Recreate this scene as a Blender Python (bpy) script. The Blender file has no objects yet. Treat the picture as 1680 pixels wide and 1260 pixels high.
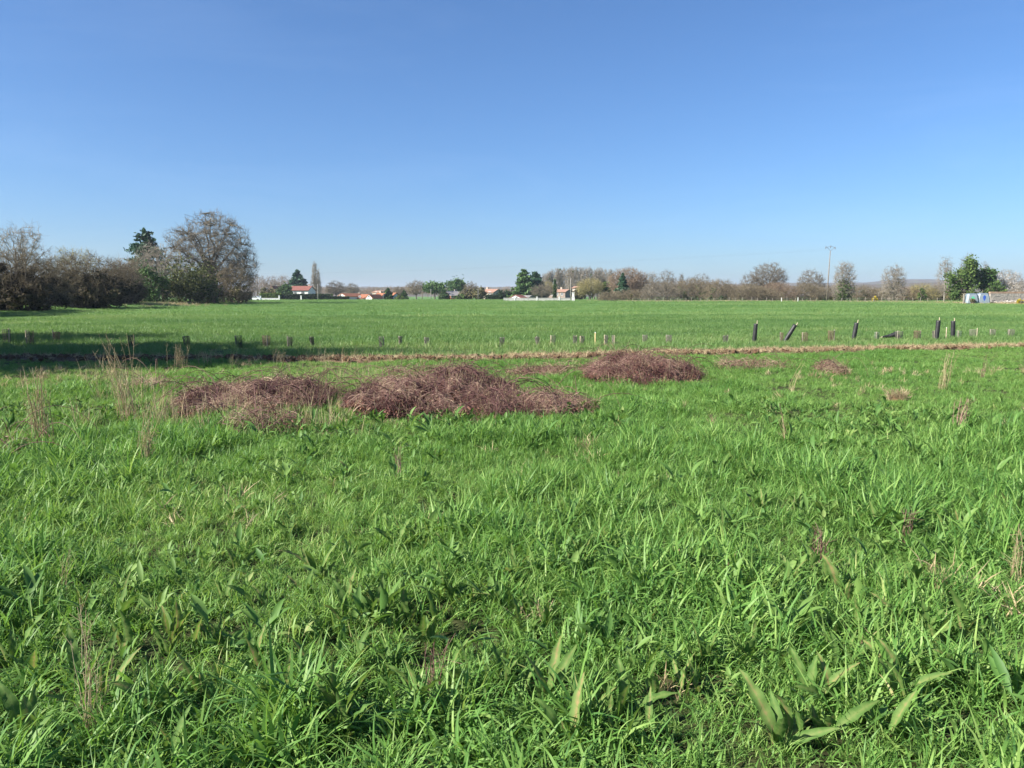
import bpy, math, random
import numpy as np
from mathutils import Vector, Matrix, Euler

# ------------------------------------------------------------------ camera, sky, sun, exposure
S = bpy.context.scene
COL = S.collection
F = 1262.0                       # focal length in pixels of a 1680 px wide picture
EYE = 1.62
PITCH = math.atan(145.0 / F)
cam_d = bpy.data.cameras.new('camera')
cam_d.sensor_width = 36.0
cam_d.lens = 36.0 * F / 1680.0
cam_d.clip_start = 0.05
cam_d.clip_end = 20000
cam = bpy.data.objects.new('camera', cam_d)
cam.location = (0, 0, EYE)
cam.rotation_euler = (math.pi / 2 - PITCH, 0, 0)
COL.objects.link(cam)
S.camera = cam

SUN_EL, SUN_AZ = math.radians(34), math.radians(247)     # azimuth clockwise from +Y
W = bpy.data.worlds.new('World'); S.world = W
W.use_nodes = True
wn = W.node_tree.nodes; wl = W.node_tree.links
sky = wn.new('ShaderNodeTexSky'); sky.sky_type = 'NISHITA'; sky.sun_disc = False
sky.sun_elevation = SUN_EL; sky.sun_rotation = SUN_AZ
sky.altitude = 100; sky.air_density = 1.0; sky.dust_density = 0.8; sky.ozone_density = 10.0
bg = wn['Background']; bg.inputs['Strength'].default_value = 0.0595
# faint streaks of high thin cloud, in the sky itself
wt = wn.new('ShaderNodeTexCoord'); wm = wn.new('ShaderNodeMapping'); wm.inputs['Scale'].default_value = (1.6, 1.6, 9.0); wm.inputs['Rotation'].default_value = (.10, .14, .4)
wz = wn.new('ShaderNodeTexNoise'); wz.inputs['Scale'].default_value = 1.7; wz.inputs['Detail'].default_value = 7; wz.inputs['Roughness'].default_value = .55; wz.inputs['Distortion'].default_value = .6
wr_ = wn.new('ShaderNodeMapRange'); wr_.inputs['From Min'].default_value = .50; wr_.inputs['From Max'].default_value = .80; wr_.inputs['To Max'].default_value = .035
wx = wn.new('ShaderNodeMix'); wx.data_type = 'RGBA'; wx.inputs['B'].default_value = (7.5, 9.0, 11.0, 1)
wl.new(wt.outputs['Generated'], wm.inputs['Vector']); wl.new(wm.outputs[0], wz.inputs['Vector']); wl.new(wz.outputs['Fac'], wr_.inputs['Value'])
wl.new(wr_.outputs[0], wx.inputs['Factor']); wl.new(sky.outputs[0], wx.inputs['A']); wl.new(wx.outputs['Result'], bg.inputs['Color'])
sd = bpy.data.lights.new('sun', 'SUN'); sd.energy = 5.0; sd.angle = math.radians(0.53); sd.color = (1.0, 0.93, 0.82)
sun = bpy.data.objects.new('sun', sd); COL.objects.link(sun)
sdir = Vector((math.sin(SUN_AZ) * math.cos(SUN_EL), math.cos(SUN_AZ) * math.cos(SUN_EL), math.sin(SUN_EL)))
sun.rotation_euler = sdir.to_track_quat('Z', 'Y').to_euler()
S.view_settings.view_transform = 'Standard'; S.view_settings.look = 'None'
S.view_settings.gamma = 1; S.view_settings.use_curve_mapping = False
S.view_settings.exposure = 1.5
S.render.engine = 'CYCLES'
cy = S.cycles
cy.max_bounces = 6; cy.diffuse_bounces = 3; cy.glossy_bounces = 2; cy.transmission_bounces = 4; cy.transparent_max_bounces = 6
cy.volume_bounces = 0

# ------------------------------------------------------------------ helpers
rng = np.random.default_rng(7)
R = random.Random(11)

_perm = np.random.default_rng(3).random((256, 256))
def vnoise(x, y):
    x = np.asarray(x, float); y = np.asarray(y, float)
    xi = np.floor(x).astype(int); yi = np.floor(y).astype(int)
    fx = x - xi; fy = y - yi
    fx = fx * fx * (3 - 2 * fx); fy = fy * fy * (3 - 2 * fy)
    g = lambda a, b: _perm[a % 256, b % 256]
    return ((g(xi, yi) * (1 - fx) + g(xi + 1, yi) * fx) * (1 - fy) + (g(xi, yi + 1) * (1 - fx) + g(xi + 1, yi + 1) * fx) * fy)
def fbm(x, y, o=3):
    s = 0; a = 1; t = 0
    for k in range(o):
        s = s + a * vnoise(np.asarray(x) * 2 ** k + 17 * k, np.asarray(y) * 2 ** k + 5 * k); t += a; a *= .5
    return s / t
def sstep(a, b, x):
    t = np.clip((np.asarray(x, float) - a) / (b - a), 0, 1); return t * t * (3 - 2 * t)
def height(x, y):
    x = np.asarray(x, float); y = np.asarray(y, float)
    r = np.hypot(x, y)
    h = 0.10 * (fbm(x * 1.3, y * 1.3, 2) - .5) * (1 - sstep(16, 24, y)) * (1 - sstep(30, 60, r))
    h = h + 0.08 * sstep(50, 190, y) + 0.22 * (fbm(x / 14, y / 14, 2) - .5) * sstep(26, 60, y)
    h = h + 0.35 * sstep(-46, -54, x) * sstep(20, 60, y) * (1 - sstep(150, 190, y))        # bank under the left hedge
    return h

CP, SP = math.cos(PITCH), math.sin(PITCH)
def ray(px, py):
    u = (px - 840) / F; v = (630 - py) / F
    return u, CP + v * SP, -SP + v * CP
def G(px, py):
    """where the view ray through a photo pixel meets the ground"""
    u, dy, dz = ray(px, py)
    z = 0.0
    for _ in range(25):
        t = (z - EYE) / dz
        z = .5 * z + .5 * float(height(u * t, dy * t))
    return Vector((u * t, dy * t, z))
def ZT(py, d):                     # height of photo row py at distance d
    u, dy, dz = ray(840, py)
    return EYE + d * dz / dy
def XT(px, d, z=1.5):
    return (px - 840) / F * (d * CP + (EYE - z) * SP)
def P3(px, d):
    x = XT(px, d); return Vector((x, d, float(height(x, d))))
def PX(n, d): return n * d / F    # n pixels at distance d in metres

def mesh_np(name, V, Q=None, T=None, smooth=False, cols=None):
    """mesh from numpy arrays: verts, quads, tris, per-vertex float attribute 'v'"""
    V = np.asarray(V, np.float32).reshape(-1, 3)
    Q = np.zeros((0, 4), np.int32) if Q is None else np.asarray(Q, np.int32).reshape(-1, 4)
    T = np.zeros((0, 3), np.int32) if T is None else np.asarray(T, np.int32).reshape(-1, 3)
    me = bpy.data.meshes.new(name)
    me.vertices.add(len(V)); me.vertices.foreach_set('co', V.ravel())
    nl = Q.size + T.size
    me.loops.add(nl); me.loops.foreach_set('vertex_index', np.concatenate([Q.ravel(), T.ravel()]))
    me.polygons.add(len(Q) + len(T))
    ls = np.concatenate([np.arange(len(Q)) * 4, Q.size + np.arange(len(T)) * 3]).astype(np.int32)
    me.polygons.foreach_set('loop_start', ls)
    if smooth: me.polygons.foreach_set('use_smooth', np.ones(len(ls), bool))
    if cols is not None:
        a = me.attributes.new('v', 'FLOAT', 'POINT'); a.data.foreach_set('value', np.asarray(cols, np.float32))
    me.update(calc_edges=True); me.validate()
    return me

class MB:
    """collects boxes, prisms and tubes into one mesh"""
    def __init__(s): s.V = []; s.Fc = []
    def add(s, vs, fs):
        o = len(s.V); s.V += [tuple(v) for v in vs]; s.Fc += [tuple(i + o for i in f) for f in fs]; return s
    def box(s, c, d, rz=0, M=None):
        x, y, z = d[0] / 2, d[1] / 2, d[2] / 2
        vs = [Vector((a * x, b * y, e * z)) for a in (-1, 1) for b in (-1, 1) for e in (-1, 1)]
        m = M if M is not None else Matrix.Rotation(rz, 3, 'Z')
        vs = [m @ v + Vector(c) for v in vs]
        return s.add(vs, [(0, 1, 3, 2), (4, 6, 7, 5), (0, 4, 5, 1), (2, 3, 7, 6), (0, 2, 6, 4), (1, 5, 7, 3)])
    def tube(s, pts, rads, n=8, cap=True):
        pts = [Vector(p) for p in pts]
        if not hasattr(rads, '__len__'): rads = [rads] * len(pts)
        vs = []; fs = []
        for i, p in enumerate(pts):
            t = (pts[min(i + 1, len(pts) - 1)] - pts[max(i - 1, 0)]).normalized()
            a = Vector((1, 0, 0)) if abs(t.x) < .8 else Vector((0, 1, 0))
            u = t.cross(a).normalized(); w = t.cross(u)
            for k in range(n):
                an = 2 * math.pi * k / n
                vs.append(p + (u * math.cos(an) + w * math.sin(an)) * rads[i])
        for i in range(len(pts) - 1):
            for k in range(n):
                k2 = (k + 1) % n
                fs.append((i * n + k, i * n + k2, (i + 1) * n + k2, (i + 1) * n + k))
        if cap:
            fs.append(tuple(range(n))[::-1]); fs.append(tuple((len(pts) - 1) * n + k for k in range(n)))
        return s.add(vs, fs)
    def mesh(s, name, smooth=False):
        me = bpy.data.meshes.new(name); me.from_pydata(s.V, [], s.Fc); me.update()
        if smooth:
            for p in me.polygons: p.use_smooth = True
        return me

def obj(name, me, mat=None, parent=None, loc=None):
    o = bpy.data.objects.new(name, me)
    if name == 'stems': o['kind'] = 'stuff'
    if mat is not None and not me.materials: me.materials.append(mat)
    COL.objects.link(o)
    if parent is not None: o.parent = parent
    if loc is not None: o.location = loc
    return o
def tag(o, label, cat=None, group=None, kind=None):
    if label: o['label'] = label
    if cat: o['category'] = cat
    if group: o['group'] = group
    if kind: o['kind'] = kind
    return o
def thing(name, label, cat, loc, group=None, rz=0.0):
    o = bpy.data.objects.new(name, None); COL.objects.link(o)
    o.empty_display_size = .2
    o.location = loc; o.rotation_euler = (0, 0, rz)
    return tag(o, label, cat, group)

# ------------------------------------------------------------------ materials
def new_mat(name):
    m = bpy.data.materials.new(name); m.use_nodes = True
    return m, m.node_tree.nodes, m.node_tree.links, m.node_tree.nodes['Principled BSDF']
def ramp(n, stops):
    r = n.new('ShaderNodeValToRGB')
    while len(r.color_ramp.elements) < len(stops): r.color_ramp.elements.new(.5)
    for e, (p, c) in zip(r.color_ramp.elements, stops):
        e.position = p; e.color = (*c, 1)
    return r
def mat_noise(name, c1, c2, scale=3.0, rough=.8, bump=0.0, spec=.3, coord='Object', c3=None, detail=6, bscale=None):
    m, n, l, b = new_mat(name)
    tc = n.new('ShaderNodeTexCoord'); nz = n.new('ShaderNodeTexNoise')
    nz.inputs['Scale'].default_value = scale; nz.inputs['Detail'].default_value = detail
    l.new(tc.outputs[coord], nz.inputs['Vector'])
    r = ramp(n, [(.33, c1), (.66, c2)] if c3 is None else [(.3, c1), (.5, c2), (.7, c3)])
    l.new(nz.outputs['Fac'], r.inputs['Fac']); l.new(r.outputs['Color'], b.inputs['Base Color'])
    b.inputs['Roughness'].default_value = rough; b.inputs['Specular IOR Level'].default_value = spec
    if bump:
        n2 = n.new('ShaderNodeTexNoise'); n2.inputs['Scale'].default_value = bscale or scale * 4; n2.inputs['Detail'].default_value = 8
        l.new(tc.outputs[coord], n2.inputs['Vector'])
        bp = n.new('ShaderNodeBump'); bp.inputs['Strength'].default_value = bump; bp.inputs['Distance'].default_value = .05
        l.new(n2.outputs['Fac'], bp.inputs['Height']); l.new(bp.outputs['Normal'], b.inputs['Normal'])
    return m
def mat_leaf(name, stops, trans=.35, rough=.5, spec=.35, inst=True, patch=None, tcol=None):
    """foliage: per-blade attribute v, per-instance attribute tint, slow patches over the ground, light shining through"""
    m, n, l, b = new_mat(name)
    at = n.new('ShaderNodeAttribute'); at.attribute_name = 'v'
    fac = at.outputs['Fac']
    if inst:
        ai = n.new('ShaderNodeAttribute'); ai.attribute_name = 'tint'; ai.attribute_type = 'INSTANCER'
        mx = n.new('ShaderNodeMath'); mx.operation = 'MULTIPLY_ADD'; mx.inputs[1].default_value = .5
        m2 = n.new('ShaderNodeMath'); m2.operation = 'MULTIPLY'; m2.inputs[1].default_value = .5
        l.new(ai.outputs['Fac'], m2.inputs[0]); l.new(fac, mx.inputs[0]); l.new(m2.outputs[0], mx.inputs[2])
        fac = mx.outputs[0]
    r = ramp(n, stops); l.new(fac, r.inputs['Fac'])
    l.new(r.outputs['Color'], b.inputs['Base Color'])
    b.inputs['Roughness'].default_value = rough; b.inputs['Specular IOR Level'].default_value = spec
    tr = n.new('ShaderNodeBsdfTranslucent')
    hs = n.new('ShaderNodeHueSaturation'); hs.inputs['Value'].default_value = 1.5; hs.inputs['Saturation'].default_value = 1.1; hs.inputs['Hue'].default_value = .485
    l.new(r.outputs['Color'], hs.inputs['Color']); l.new(hs.outputs[0], tr.inputs['Color'])
    ms = n.new('ShaderNodeMixShader'); ms.inputs[0].default_value = trans
    l.new(b.outputs[0], ms.inputs[1]); l.new(tr.outputs[0], ms.inputs[2])
    l.new(ms.outputs[0], n['Material Output'].inputs['Surface'])
    return m

M = {}
M['grass'] = mat_leaf('meadow_grass_blade', [(.0, (.042, .118, .031)), (.3, (.088, .200, .041)), (.6, (.150, .276, .062)), (.86, (.236, .342, .098)), (1, (.38, .34, .16))], .34, .52, .28)
M['field'] = mat_leaf('field_grass_blade', [(.0, (.054, .128, .039)), (.35, (.096, .190, .051)), (.7, (.150, .246, .073)), (.92, (.218, .288, .100)), (1, (.30, .28, .15))], .35)
M['dock'] = mat_leaf('dock_leaf', [(.0, (.050, .115, .026)), (.45, (.084, .160, .036)), (.75, (.136, .200, .056)), (1, (.27, .20, .09))], .32, .68, .18, inst=False)
M['herb'] = mat_leaf('weed_leaf', [(.0, (.050, .120, .032)), (.4, (.090, .185, .042)), (.75, (.150, .245, .062)), (.95, (.21, .27, .09)), (1, (.30, .20, .10))], .3, .55, .25)
M['dry'] = mat_leaf('dry_grass_stem', [(0, (.20, .15, .085)), (.5, (.36, .29, .17)), (1, (.50, .43, .28))], .2, .8, .15, inst=False)
M['dryi'] = mat_leaf('dry_grass_litter', [(0, (.20, .15, .085)), (.5, (.36, .29, .17)), (1, (.50, .43, .28))], .2, .8, .15, inst=True)
M['cane'] = mat_leaf('bramble_cane_bark', [(0, (.055, .022, .022)), (.35, (.122, .058, .052)), (.7, (.205, .116, .098)), (1, (.42, .30, .22))], .05, .6, .3, inst=False)
M['deadleaf'] = mat_leaf('withered_bramble_leaf', [(0, (.070, .028, .026)), (.4, (.155, .070, .056)), (.8, (.240, .130, .095)), (1, (.36, .26, .17))], .2, .7, .2, inst=False)
def mat_twig(name, a, b_, c): return mat_leaf(name, [(0, a), (.5, b_), (1, c)], 0.0, .85, .15, inst=False)
M['bark'] = mat_noise('grey_bark', (.075, .062, .048), (.150, .130, .102), 4, .9, .4)
M['bark_pale'] = mat_noise('pale_bark', (.16, .145, .12), (.27, .25, .21), 4, .9, .4)
M['twig_oak'] = mat_twig('oak_twig', (.095, .084, .066), (.150, .130, .100), (.225, .198, .152))
M['twig_brown'] = mat_twig('thorn_twig', (.085, .070, .048), (.150, .125, .084), (.235, .200, .135))
M['twig_dark'] = mat_twig('blackthorn_twig', (.045, .034, .028), (.078, .060, .047), (.130, .105, .078))
M['twig_mix'] = mat_twig('old_thorn_twig', (.058, .047, .030), (.105, .086, .054), (.175, .148, .095))
M['twig_pale'] = mat_twig('pale_twig', (.150, .130, .105), (.225, .200, .160), (.32, .29, .24))
M['twig_red'] = mat_twig('reddish_twig', (.128, .092, .066), (.200, .150, .108), (.275, .215, .155))
M['twig_yellow'] = mat_twig('willow_twig', (.150, .130, .055), (.230, .205, .090), (.33, .30, .15))
M['blossom'] = mat_leaf('white_blossom', [(0, (.30, .28, .25)), (.5, (.44, .42, .39)), (1, (.56, .54, .52))], .3, .7, .2, inst=False)
M['ever'] = mat_leaf('evergreen_leaf', [(0, (.022, .050, .018)), (.5, (.045, .090, .026)), (1, (.085, .135, .040))], .15, .75, .12, inst=False)
M['pine'] = mat_leaf('pine_needle', [(0, (.035, .075, .026)), (.5, (.070, .135, .042)), (1, (.120, .195, .062))], .15, .6, .25, inst=False)
M['spruce'] = mat_leaf('spruce_needle', [(0, (.016, .045, .026)), (.5, (.030, .078, .040)), (1, (.058, .118, .058))], .12, .6, .25, inst=False)
M['ivy'] = mat_leaf('ivy_leaf', [(0, (.030, .060, .018)), (.5, (.065, .110, .030)), (1, (.115, .165, .048))], .2, .75, .12, inst=False)
M['olive'] = mat_leaf('olive_brown_leaf', [(0, (.060, .062, .026)), (.5, (.105, .100, .042)), (1, (.160, .140, .060))], .15, .6, .25, inst=False)
M['shade_leaf'] = mat_leaf('shade_dark_thorn_leaf', [(0, (.026, .023, .016)), (.5, (.050, .043, .026)), (1, (.095, .082, .047))], .06, .8, .1, inst=False)  # darkened so the leaf colour carries the shade low in the left thickets
M['oliveg'] = mat_leaf('olive_ivy_leaf', [(0, (.030, .040, .016)), (.5, (.065, .078, .028)), (1, (.125, .135, .048))], .15, .75, .12, inst=False)
M['gorse'] = mat_leaf('gorse_flower', [(0, (.08, .11, .02)), (.5, (.35, .28, .02)), (1, (.60, .46, .03))], .2, .6, .2, inst=False)
M['clip'] = mat_leaf('clipped_hedge_leaf', [(0, (.050, .095, .020)), (.5, (.100, .150, .034)), (1, (.150, .200, .055))], .2, .6, .25, inst=False)
M['thuja'] = mat_leaf('dark_hedge_leaf', [(0, (.010, .022, .010)), (.5, (.018, .038, .015)), (1, (.032, .058, .022))], .08, .7, .2, inst=False)

m = M['dock']; n = m.node_tree.nodes; l = m.node_tree.links
tc = n.new('ShaderNodeTexCoord'); nz = n.new('ShaderNodeTexNoise'); nz.inputs['Scale'].default_value = 45; nz.inputs['Detail'].default_value = 5; l.new(tc.outputs['Object'], nz.inputs['Vector'])
oi = n.new('ShaderNodeObjectInfo'); ad = n.new('ShaderNodeMath'); ad.operation = 'MULTIPLY_ADD'; ad.inputs[1].default_value = .55; l.new(nz.outputs['Fac'], ad.inputs[0])
a2 = n.new('ShaderNodeMath'); a2.operation = 'MULTIPLY_ADD'; a2.inputs[1].default_value = .34; a2.inputs[2].default_value = -.46; l.new(oi.outputs['Random'], a2.inputs[0]); l.new(a2.outputs[0], ad.inputs[2])
rp = [q for q in n if q.type == 'VALTORGB'][0]; at = [q for q in n if q.type == 'ATTRIBUTE'][0]
a3 = n.new('ShaderNodeMath'); a3.operation = 'ADD'; l.new(at.outputs['Fac'], a3.inputs[0]); l.new(ad.outputs[0], a3.inputs[1]); l.new(a3.outputs[0], rp.inputs['Fac'])
bp = n.new('ShaderNodeBump'); bp.inputs['Strength'].default_value = .5; bp.inputs['Distance'].default_value = .004; l.new(nz.outputs['Fac'], bp.inputs['Height']); l.new(bp.outputs[0], n['Principled BSDF'].inputs['Normal'])

# ground: earth and moss under the blades near by, crop colour where blades are too small to tell apart
m, n, l, b = new_mat('ground_soil_and_turf'); M['ground'] = m
tc = n.new('ShaderNodeTexCoord')
def noise(sc, det=6, dist=0, w=None):
    z = n.new('ShaderNodeTexNoise'); z.inputs['Scale'].default_value = sc; z.inputs['Detail'].default_value = det; z.inputs['Distortion'].default_value = dist
    l.new(w or tc.outputs['Object'], z.inputs['Vector']); return z
sx = n.new('ShaderNodeSeparateXYZ'); l.new(tc.outputs['Object'], sx.inputs[0])
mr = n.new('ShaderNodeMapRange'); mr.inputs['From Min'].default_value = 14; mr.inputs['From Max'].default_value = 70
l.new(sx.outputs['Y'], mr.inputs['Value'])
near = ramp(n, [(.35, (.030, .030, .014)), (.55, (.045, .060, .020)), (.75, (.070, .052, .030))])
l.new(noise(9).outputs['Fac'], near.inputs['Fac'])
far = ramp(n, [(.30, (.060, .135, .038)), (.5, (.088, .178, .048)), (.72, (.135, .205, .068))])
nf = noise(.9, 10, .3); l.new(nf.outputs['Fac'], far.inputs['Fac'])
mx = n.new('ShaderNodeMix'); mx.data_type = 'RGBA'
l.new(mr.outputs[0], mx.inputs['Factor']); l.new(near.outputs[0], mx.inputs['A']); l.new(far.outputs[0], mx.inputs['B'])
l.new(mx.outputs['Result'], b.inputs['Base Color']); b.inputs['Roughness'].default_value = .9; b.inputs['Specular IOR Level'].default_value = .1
bp = n.new('ShaderNodeBump'); bp.inputs['Strength'].default_value = .8; bp.inputs['Distance'].default_value = .12
l.new(noise(5, 10).outputs['Fac'], bp.inputs['Height']); l.new(bp.outputs[0], b.inputs['Normal'])

M['soil'] = mat_noise('tilled_soil', (.070, .046, .030), (.132, .088, .056), 2.5, .95, .8, .1, c3=(.21, .155, .10), bscale=25)
M['clod'] = mat_noise('soil_clod', (.075, .045, .028), (.170, .105, .064), 6, .95, .6, .1)
M['mulch'] = mat_noise('heap_earth', (.030, .020, .015), (.080, .050, .036), 8, .95, .6, .1)
M['black_tube'] = mat_noise('black_plastic_sleeve', (.010, .011, .012), (.022, .023, .025), 6, .55, 0, .4)
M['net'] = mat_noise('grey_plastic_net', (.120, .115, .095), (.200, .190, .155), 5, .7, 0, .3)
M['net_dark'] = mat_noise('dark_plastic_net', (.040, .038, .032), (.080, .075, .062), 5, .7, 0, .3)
M['net_brown'] = mat_noise('brown_plastic_net', (.120, .080, .055), (.200, .140, .095), 5, .7, 0, .3)
M['net_green'] = mat_noise('pale_green_net', (.150, .200, .130), (.220, .280, .190), 5, .7, 0, .3)
M['stake'] = mat_noise('pale_stake_wood', (.34, .28, .19), (.52, .45, .32), 7, .85, .2)
M['stake_y'] = mat_noise('yellow_stake_wood', (.50, .40, .18), (.66, .54, .27), 7, .8, .1)
M['post'] = mat_noise('weathered_post_wood', (.16, .14, .11), (.30, .27, .22), 6, .9, .3)
M['wire'] = mat_noise('galvanised_wire', (.25, .25, .25), (.35, .35, .34), 5, .5)
M['polew'] = mat_noise('weathered_pole', (.12, .10, .08), (.20, .17, .135), 3, .85, .2)
M['concrete'] = mat_noise('pole_concrete', (.17, .16, .145), (.24, .228, .205), 3, .9, .2)
M['steel'] = mat_noise('dark_steel', (.10, .10, .10), (.17, .17, .17), 5, .5)
M['render_white'] = mat_noise('white_render', (.60, .595, .58), (.68, .675, .66), 1.5, .9, .1, .2)
M['render_cream'] = mat_noise('cream_render', (.33, .29, .24), (.41, .365, .305), 1.5, .9, .1, .2)
M['render_pink'] = mat_noise('pinkish_stone_wall', (.20, .155, .135), (.29, .235, .205), 2.5, .9, .3, .2)
M['brick'] = mat_noise('orange_brick_wall', (.33, .12, .065), (.46, .19, .10), 3, .9, .2, .2)
M['tile_orange'] = mat_noise('orange_roof_tile', (.24, .095, .052), (.34, .150, .085), 2.0, .85, .5, .2, bscale=9)
M['tile_red'] = mat_noise('dark_red_roof_tile', (.150, .060, .048), (.220, .095, .075), 2.0, .85, .5, .2, bscale=9)
M['tile_pink'] = mat_noise('pale_pink_roof_tile', (.26, .150, .110), (.34, .215, .160), 2.0, .85, .5, .2, bscale=9)
M['slate'] = mat_noise('grey_roof_slate', (.16, .155, .155), (.24, .23, .225), 2.0, .7, .4, .3, bscale=9)
M['glass'] = mat_noise('window_glass', (.030, .040, .050), (.060, .075, .090), 1, .15, 0, .6)
M['wframe'] = mat_noise('window_frame_paint', (.55, .55, .54), (.66, .66, .65), 3, .5)
M['wall_pale'] = mat_noise('pale_concrete_wall', (.38, .37, .345), (.50, .49, .46), 1.2, .9, .3, .2)
M['stone'] = mat_noise('pale_limestone', (.19, .175, .15), (.36, .34, .305), 1.6, .9, .5, .2)
M['stone_brown'] = mat_noise('brown_wall_coping', (.20, .135, .095), (.32, .23, .165), 2.5, .9, .4, .2)
M['bin'] = mat_noise('pale_blue_grey_plastic', (.155, .195, .225), (.195, .235, .265), 2, .5, 0, .4)
M['bin_lid'] = mat_noise('blue_grey_lid_plastic', (.12, .16, .21), (.15, .19, .245), 2, .5, 0, .4)
M['em_green'] = mat_noise('green_print', (.04, .36, .18), (.06, .42, .22), 2, .5)
M['em_blue'] = mat_noise('dark_blue_print', (.02, .06, .28), (.03, .08, .34), 2, .5)
M['car'] = mat_noise('white_car_paint', (.76, .76, .76), (.80, .80, .80), 1, .25, 0, .6)
M['rubber'] = mat_noise('tyre_rubber', (.02, .02, .02), (.04, .04, .04), 4, .8)
M['hill'] = mat_noise('wooded_hill', (.050, .046, .036), (.105, .088, .072), .05, .95, 0, .1, c3=(.085, .105, .055))

# ------------------------------------------------------------------ ground sheet
def spaced(lo, hi, fine, a, b):
    """coordinates with step `fine` between a and b, growing outwards"""
    xs = list(np.arange(a, b + 1e-6, fine)); st = fine
    while xs[-1] < hi: st *= 1.09; xs.append(xs[-1] + st)
    st = fine; left = [xs[0]]
    while left[-1] > lo: st *= 1.09; left.append(left[-1] - st)
    return np.array(left[::-1][:-1] + xs)
gx = spaced(-6500, 6500, .2, -9, 9); gy = spaced(-400, 9000, .2, 1, 22)
GX, GY = np.meshgrid(gx, gy)
V = np.stack([GX, GY, height(GX, GY)], -1).reshape(-1, 3)
nx, ny = len(gx), len(gy)
ii = (np.arange(ny - 1)[:, None] * nx + np.arange(nx - 1)[None, :]).ravel()
gm = mesh_np('ground', V, np.stack([ii, ii + 1, ii + nx + 1, ii + nx], -1), smooth=True)
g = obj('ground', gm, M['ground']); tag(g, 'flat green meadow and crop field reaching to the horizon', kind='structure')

# wooded ridges on the horizon
def ridge(name, label, d, pts, depth, seed):
    r2 = np.random.default_rng(seed)
    pxs = np.array([p[0] for p in pts], float); pys = np.array([p[1] for p in pts], float)
    xs = np.linspace(pxs[0], pxs[-1], 260)
    top = np.interp(xs, pxs, pys) + (fbm(xs / 14 + seed, xs * 0 + seed, 3) - .5) * 2.4
    Vv = []
    rows = 9
    for k in range(rows):
        t = k / (rows - 1)
        dd = d - depth * .5 + depth * t
        prof = math.sin(math.pi * min(1, t * 1.0)) ** .8 if 0 < t < 1 else 0
        for px, py in zip(xs, top):
            x = XT(px, d); zt = ZT(py, d)
            Vv.append((x, dd, -1 + (zt + 1) * prof + (r2.random() - .5) * 2.0 * prof))
    nxx = len(xs)
    q = [(k * nxx + i, k * nxx + i + 1, (k + 1) * nxx + i + 1, (k + 1) * nxx + i) for k in range(rows - 1) for i in range(nxx - 1)]
    o = obj(name, mesh_np(name, Vv, q, smooth=False), M['hill']); tag(o, label, kind='structure')
ridge('hill', 'far wooded ridge along the horizon', 2600, [(-700, 472), (-200, 470), (300, 471), (600, 470.5), (840, 471), (1130, 468.5), (1230, 465.5), (1300, 465), (1420, 463.5), (1480, 457.5), (1520, 459), (1560, 462.5), (1640, 463), (1700, 460), (1900, 462), (2400, 466)], 900, 1)
ridge('hill', 'nearer low wooded rise behind the right hedgerow', 1300, [(1100, 478), (1220, 470), (1330, 469), (1440, 467), (1500, 464), (1560, 469), (1700, 470), (2100, 474)], 500, 2)
ridge('hill', 'low wooded rise behind the village roofs', 1400, [(-600, 479), (300, 476), (560, 473.5), (640, 472), (800, 474), (900, 475), (1100, 478)], 500, 3)

# ------------------------------------------------------------------ trees
def tubes(P0, P1, r0, r1, n=3):
    P0 = np.asarray(P0, float); P1 = np.asarray(P1, float); r0 = np.asarray(r0, float); r1 = np.asarray(r1, float)
    t = P1 - P0; t /= np.linalg.norm(t, axis=1, keepdims=True) + 1e-9
    a = np.where(np.abs(t[:, 2:3]) < .9, np.array([[0, 0, 1.]]), np.array([[1., 0, 0]]))
    u = np.cross(t, a); u /= np.linalg.norm(u, axis=1, keepdims=True) + 1e-9
    w = np.cross(t, u)
    an = 2 * np.pi * np.arange(n) / n
    ring = u[:, None, :] * np.cos(an)[None, :, None] + w[:, None, :] * np.sin(an)[None, :, None]
    A = P0[:, None, :] + ring * r0[:, None, None]; B = P1[:, None, :] + ring * r1[:, None, None]
    V = np.concatenate([A, B], 1).reshape(-1, 3)
    base = np.arange(len(P0))[:, None] * 2 * n
    k = np.arange(n); k2 = (k + 1) % n
    Q = np.stack([base + k, base + k2, base + n + k2, base + n + k], -1).reshape(-1, 4)
    return V, Q
def strands(curves, rad0, rad1, n=3, r=rng):
    """curves: (m, k, 3) polylines -> verts, quads, per-vert v"""
    m_, k = curves.shape[:2]
    rad0 = np.broadcast_to(rad0, (m_,)); rad1 = np.broadcast_to(rad1, (m_,))
    f = np.linspace(0, 1, k)
    rr = rad0[:, None] * (1 - f) + rad1[:, None] * f
    V, Q = tubes(curves[:, :-1].reshape(-1, 3), curves[:, 1:].reshape(-1, 3), rr[:, :-1].ravel(), rr[:, 1:].ravel(), n)
    v = np.repeat(r.random(m_), (k - 1) * 2 * n)
    return V, Q, v
def join(parts):
    Vs, Qs, vs = [], [], []; o = 0
    for V, Q, v in parts:
        Vs.append(V); Qs.append(Q + o); vs.append(v); o += len(V)
    return np.concatenate(Vs), np.concatenate(Qs), np.concatenate(vs)
def bez(A, T, B, k, r, wob):
    """curves leaving A along T and ending at B"""
    L = np.linalg.norm(B - A, axis=1)[:, None]
    C = A + T * L * .45
    f = np.linspace(0, 1, k)[None, :, None]
    c = A[:, None] * (1 - f) ** 2 + 2 * C[:, None] * f * (1 - f) + B[:, None] * f ** 2
    nz = (r.random(c.shape) - .5) * (L * wob)[:, None]
    nz[:, 0] = 0
    return c + nz
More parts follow.
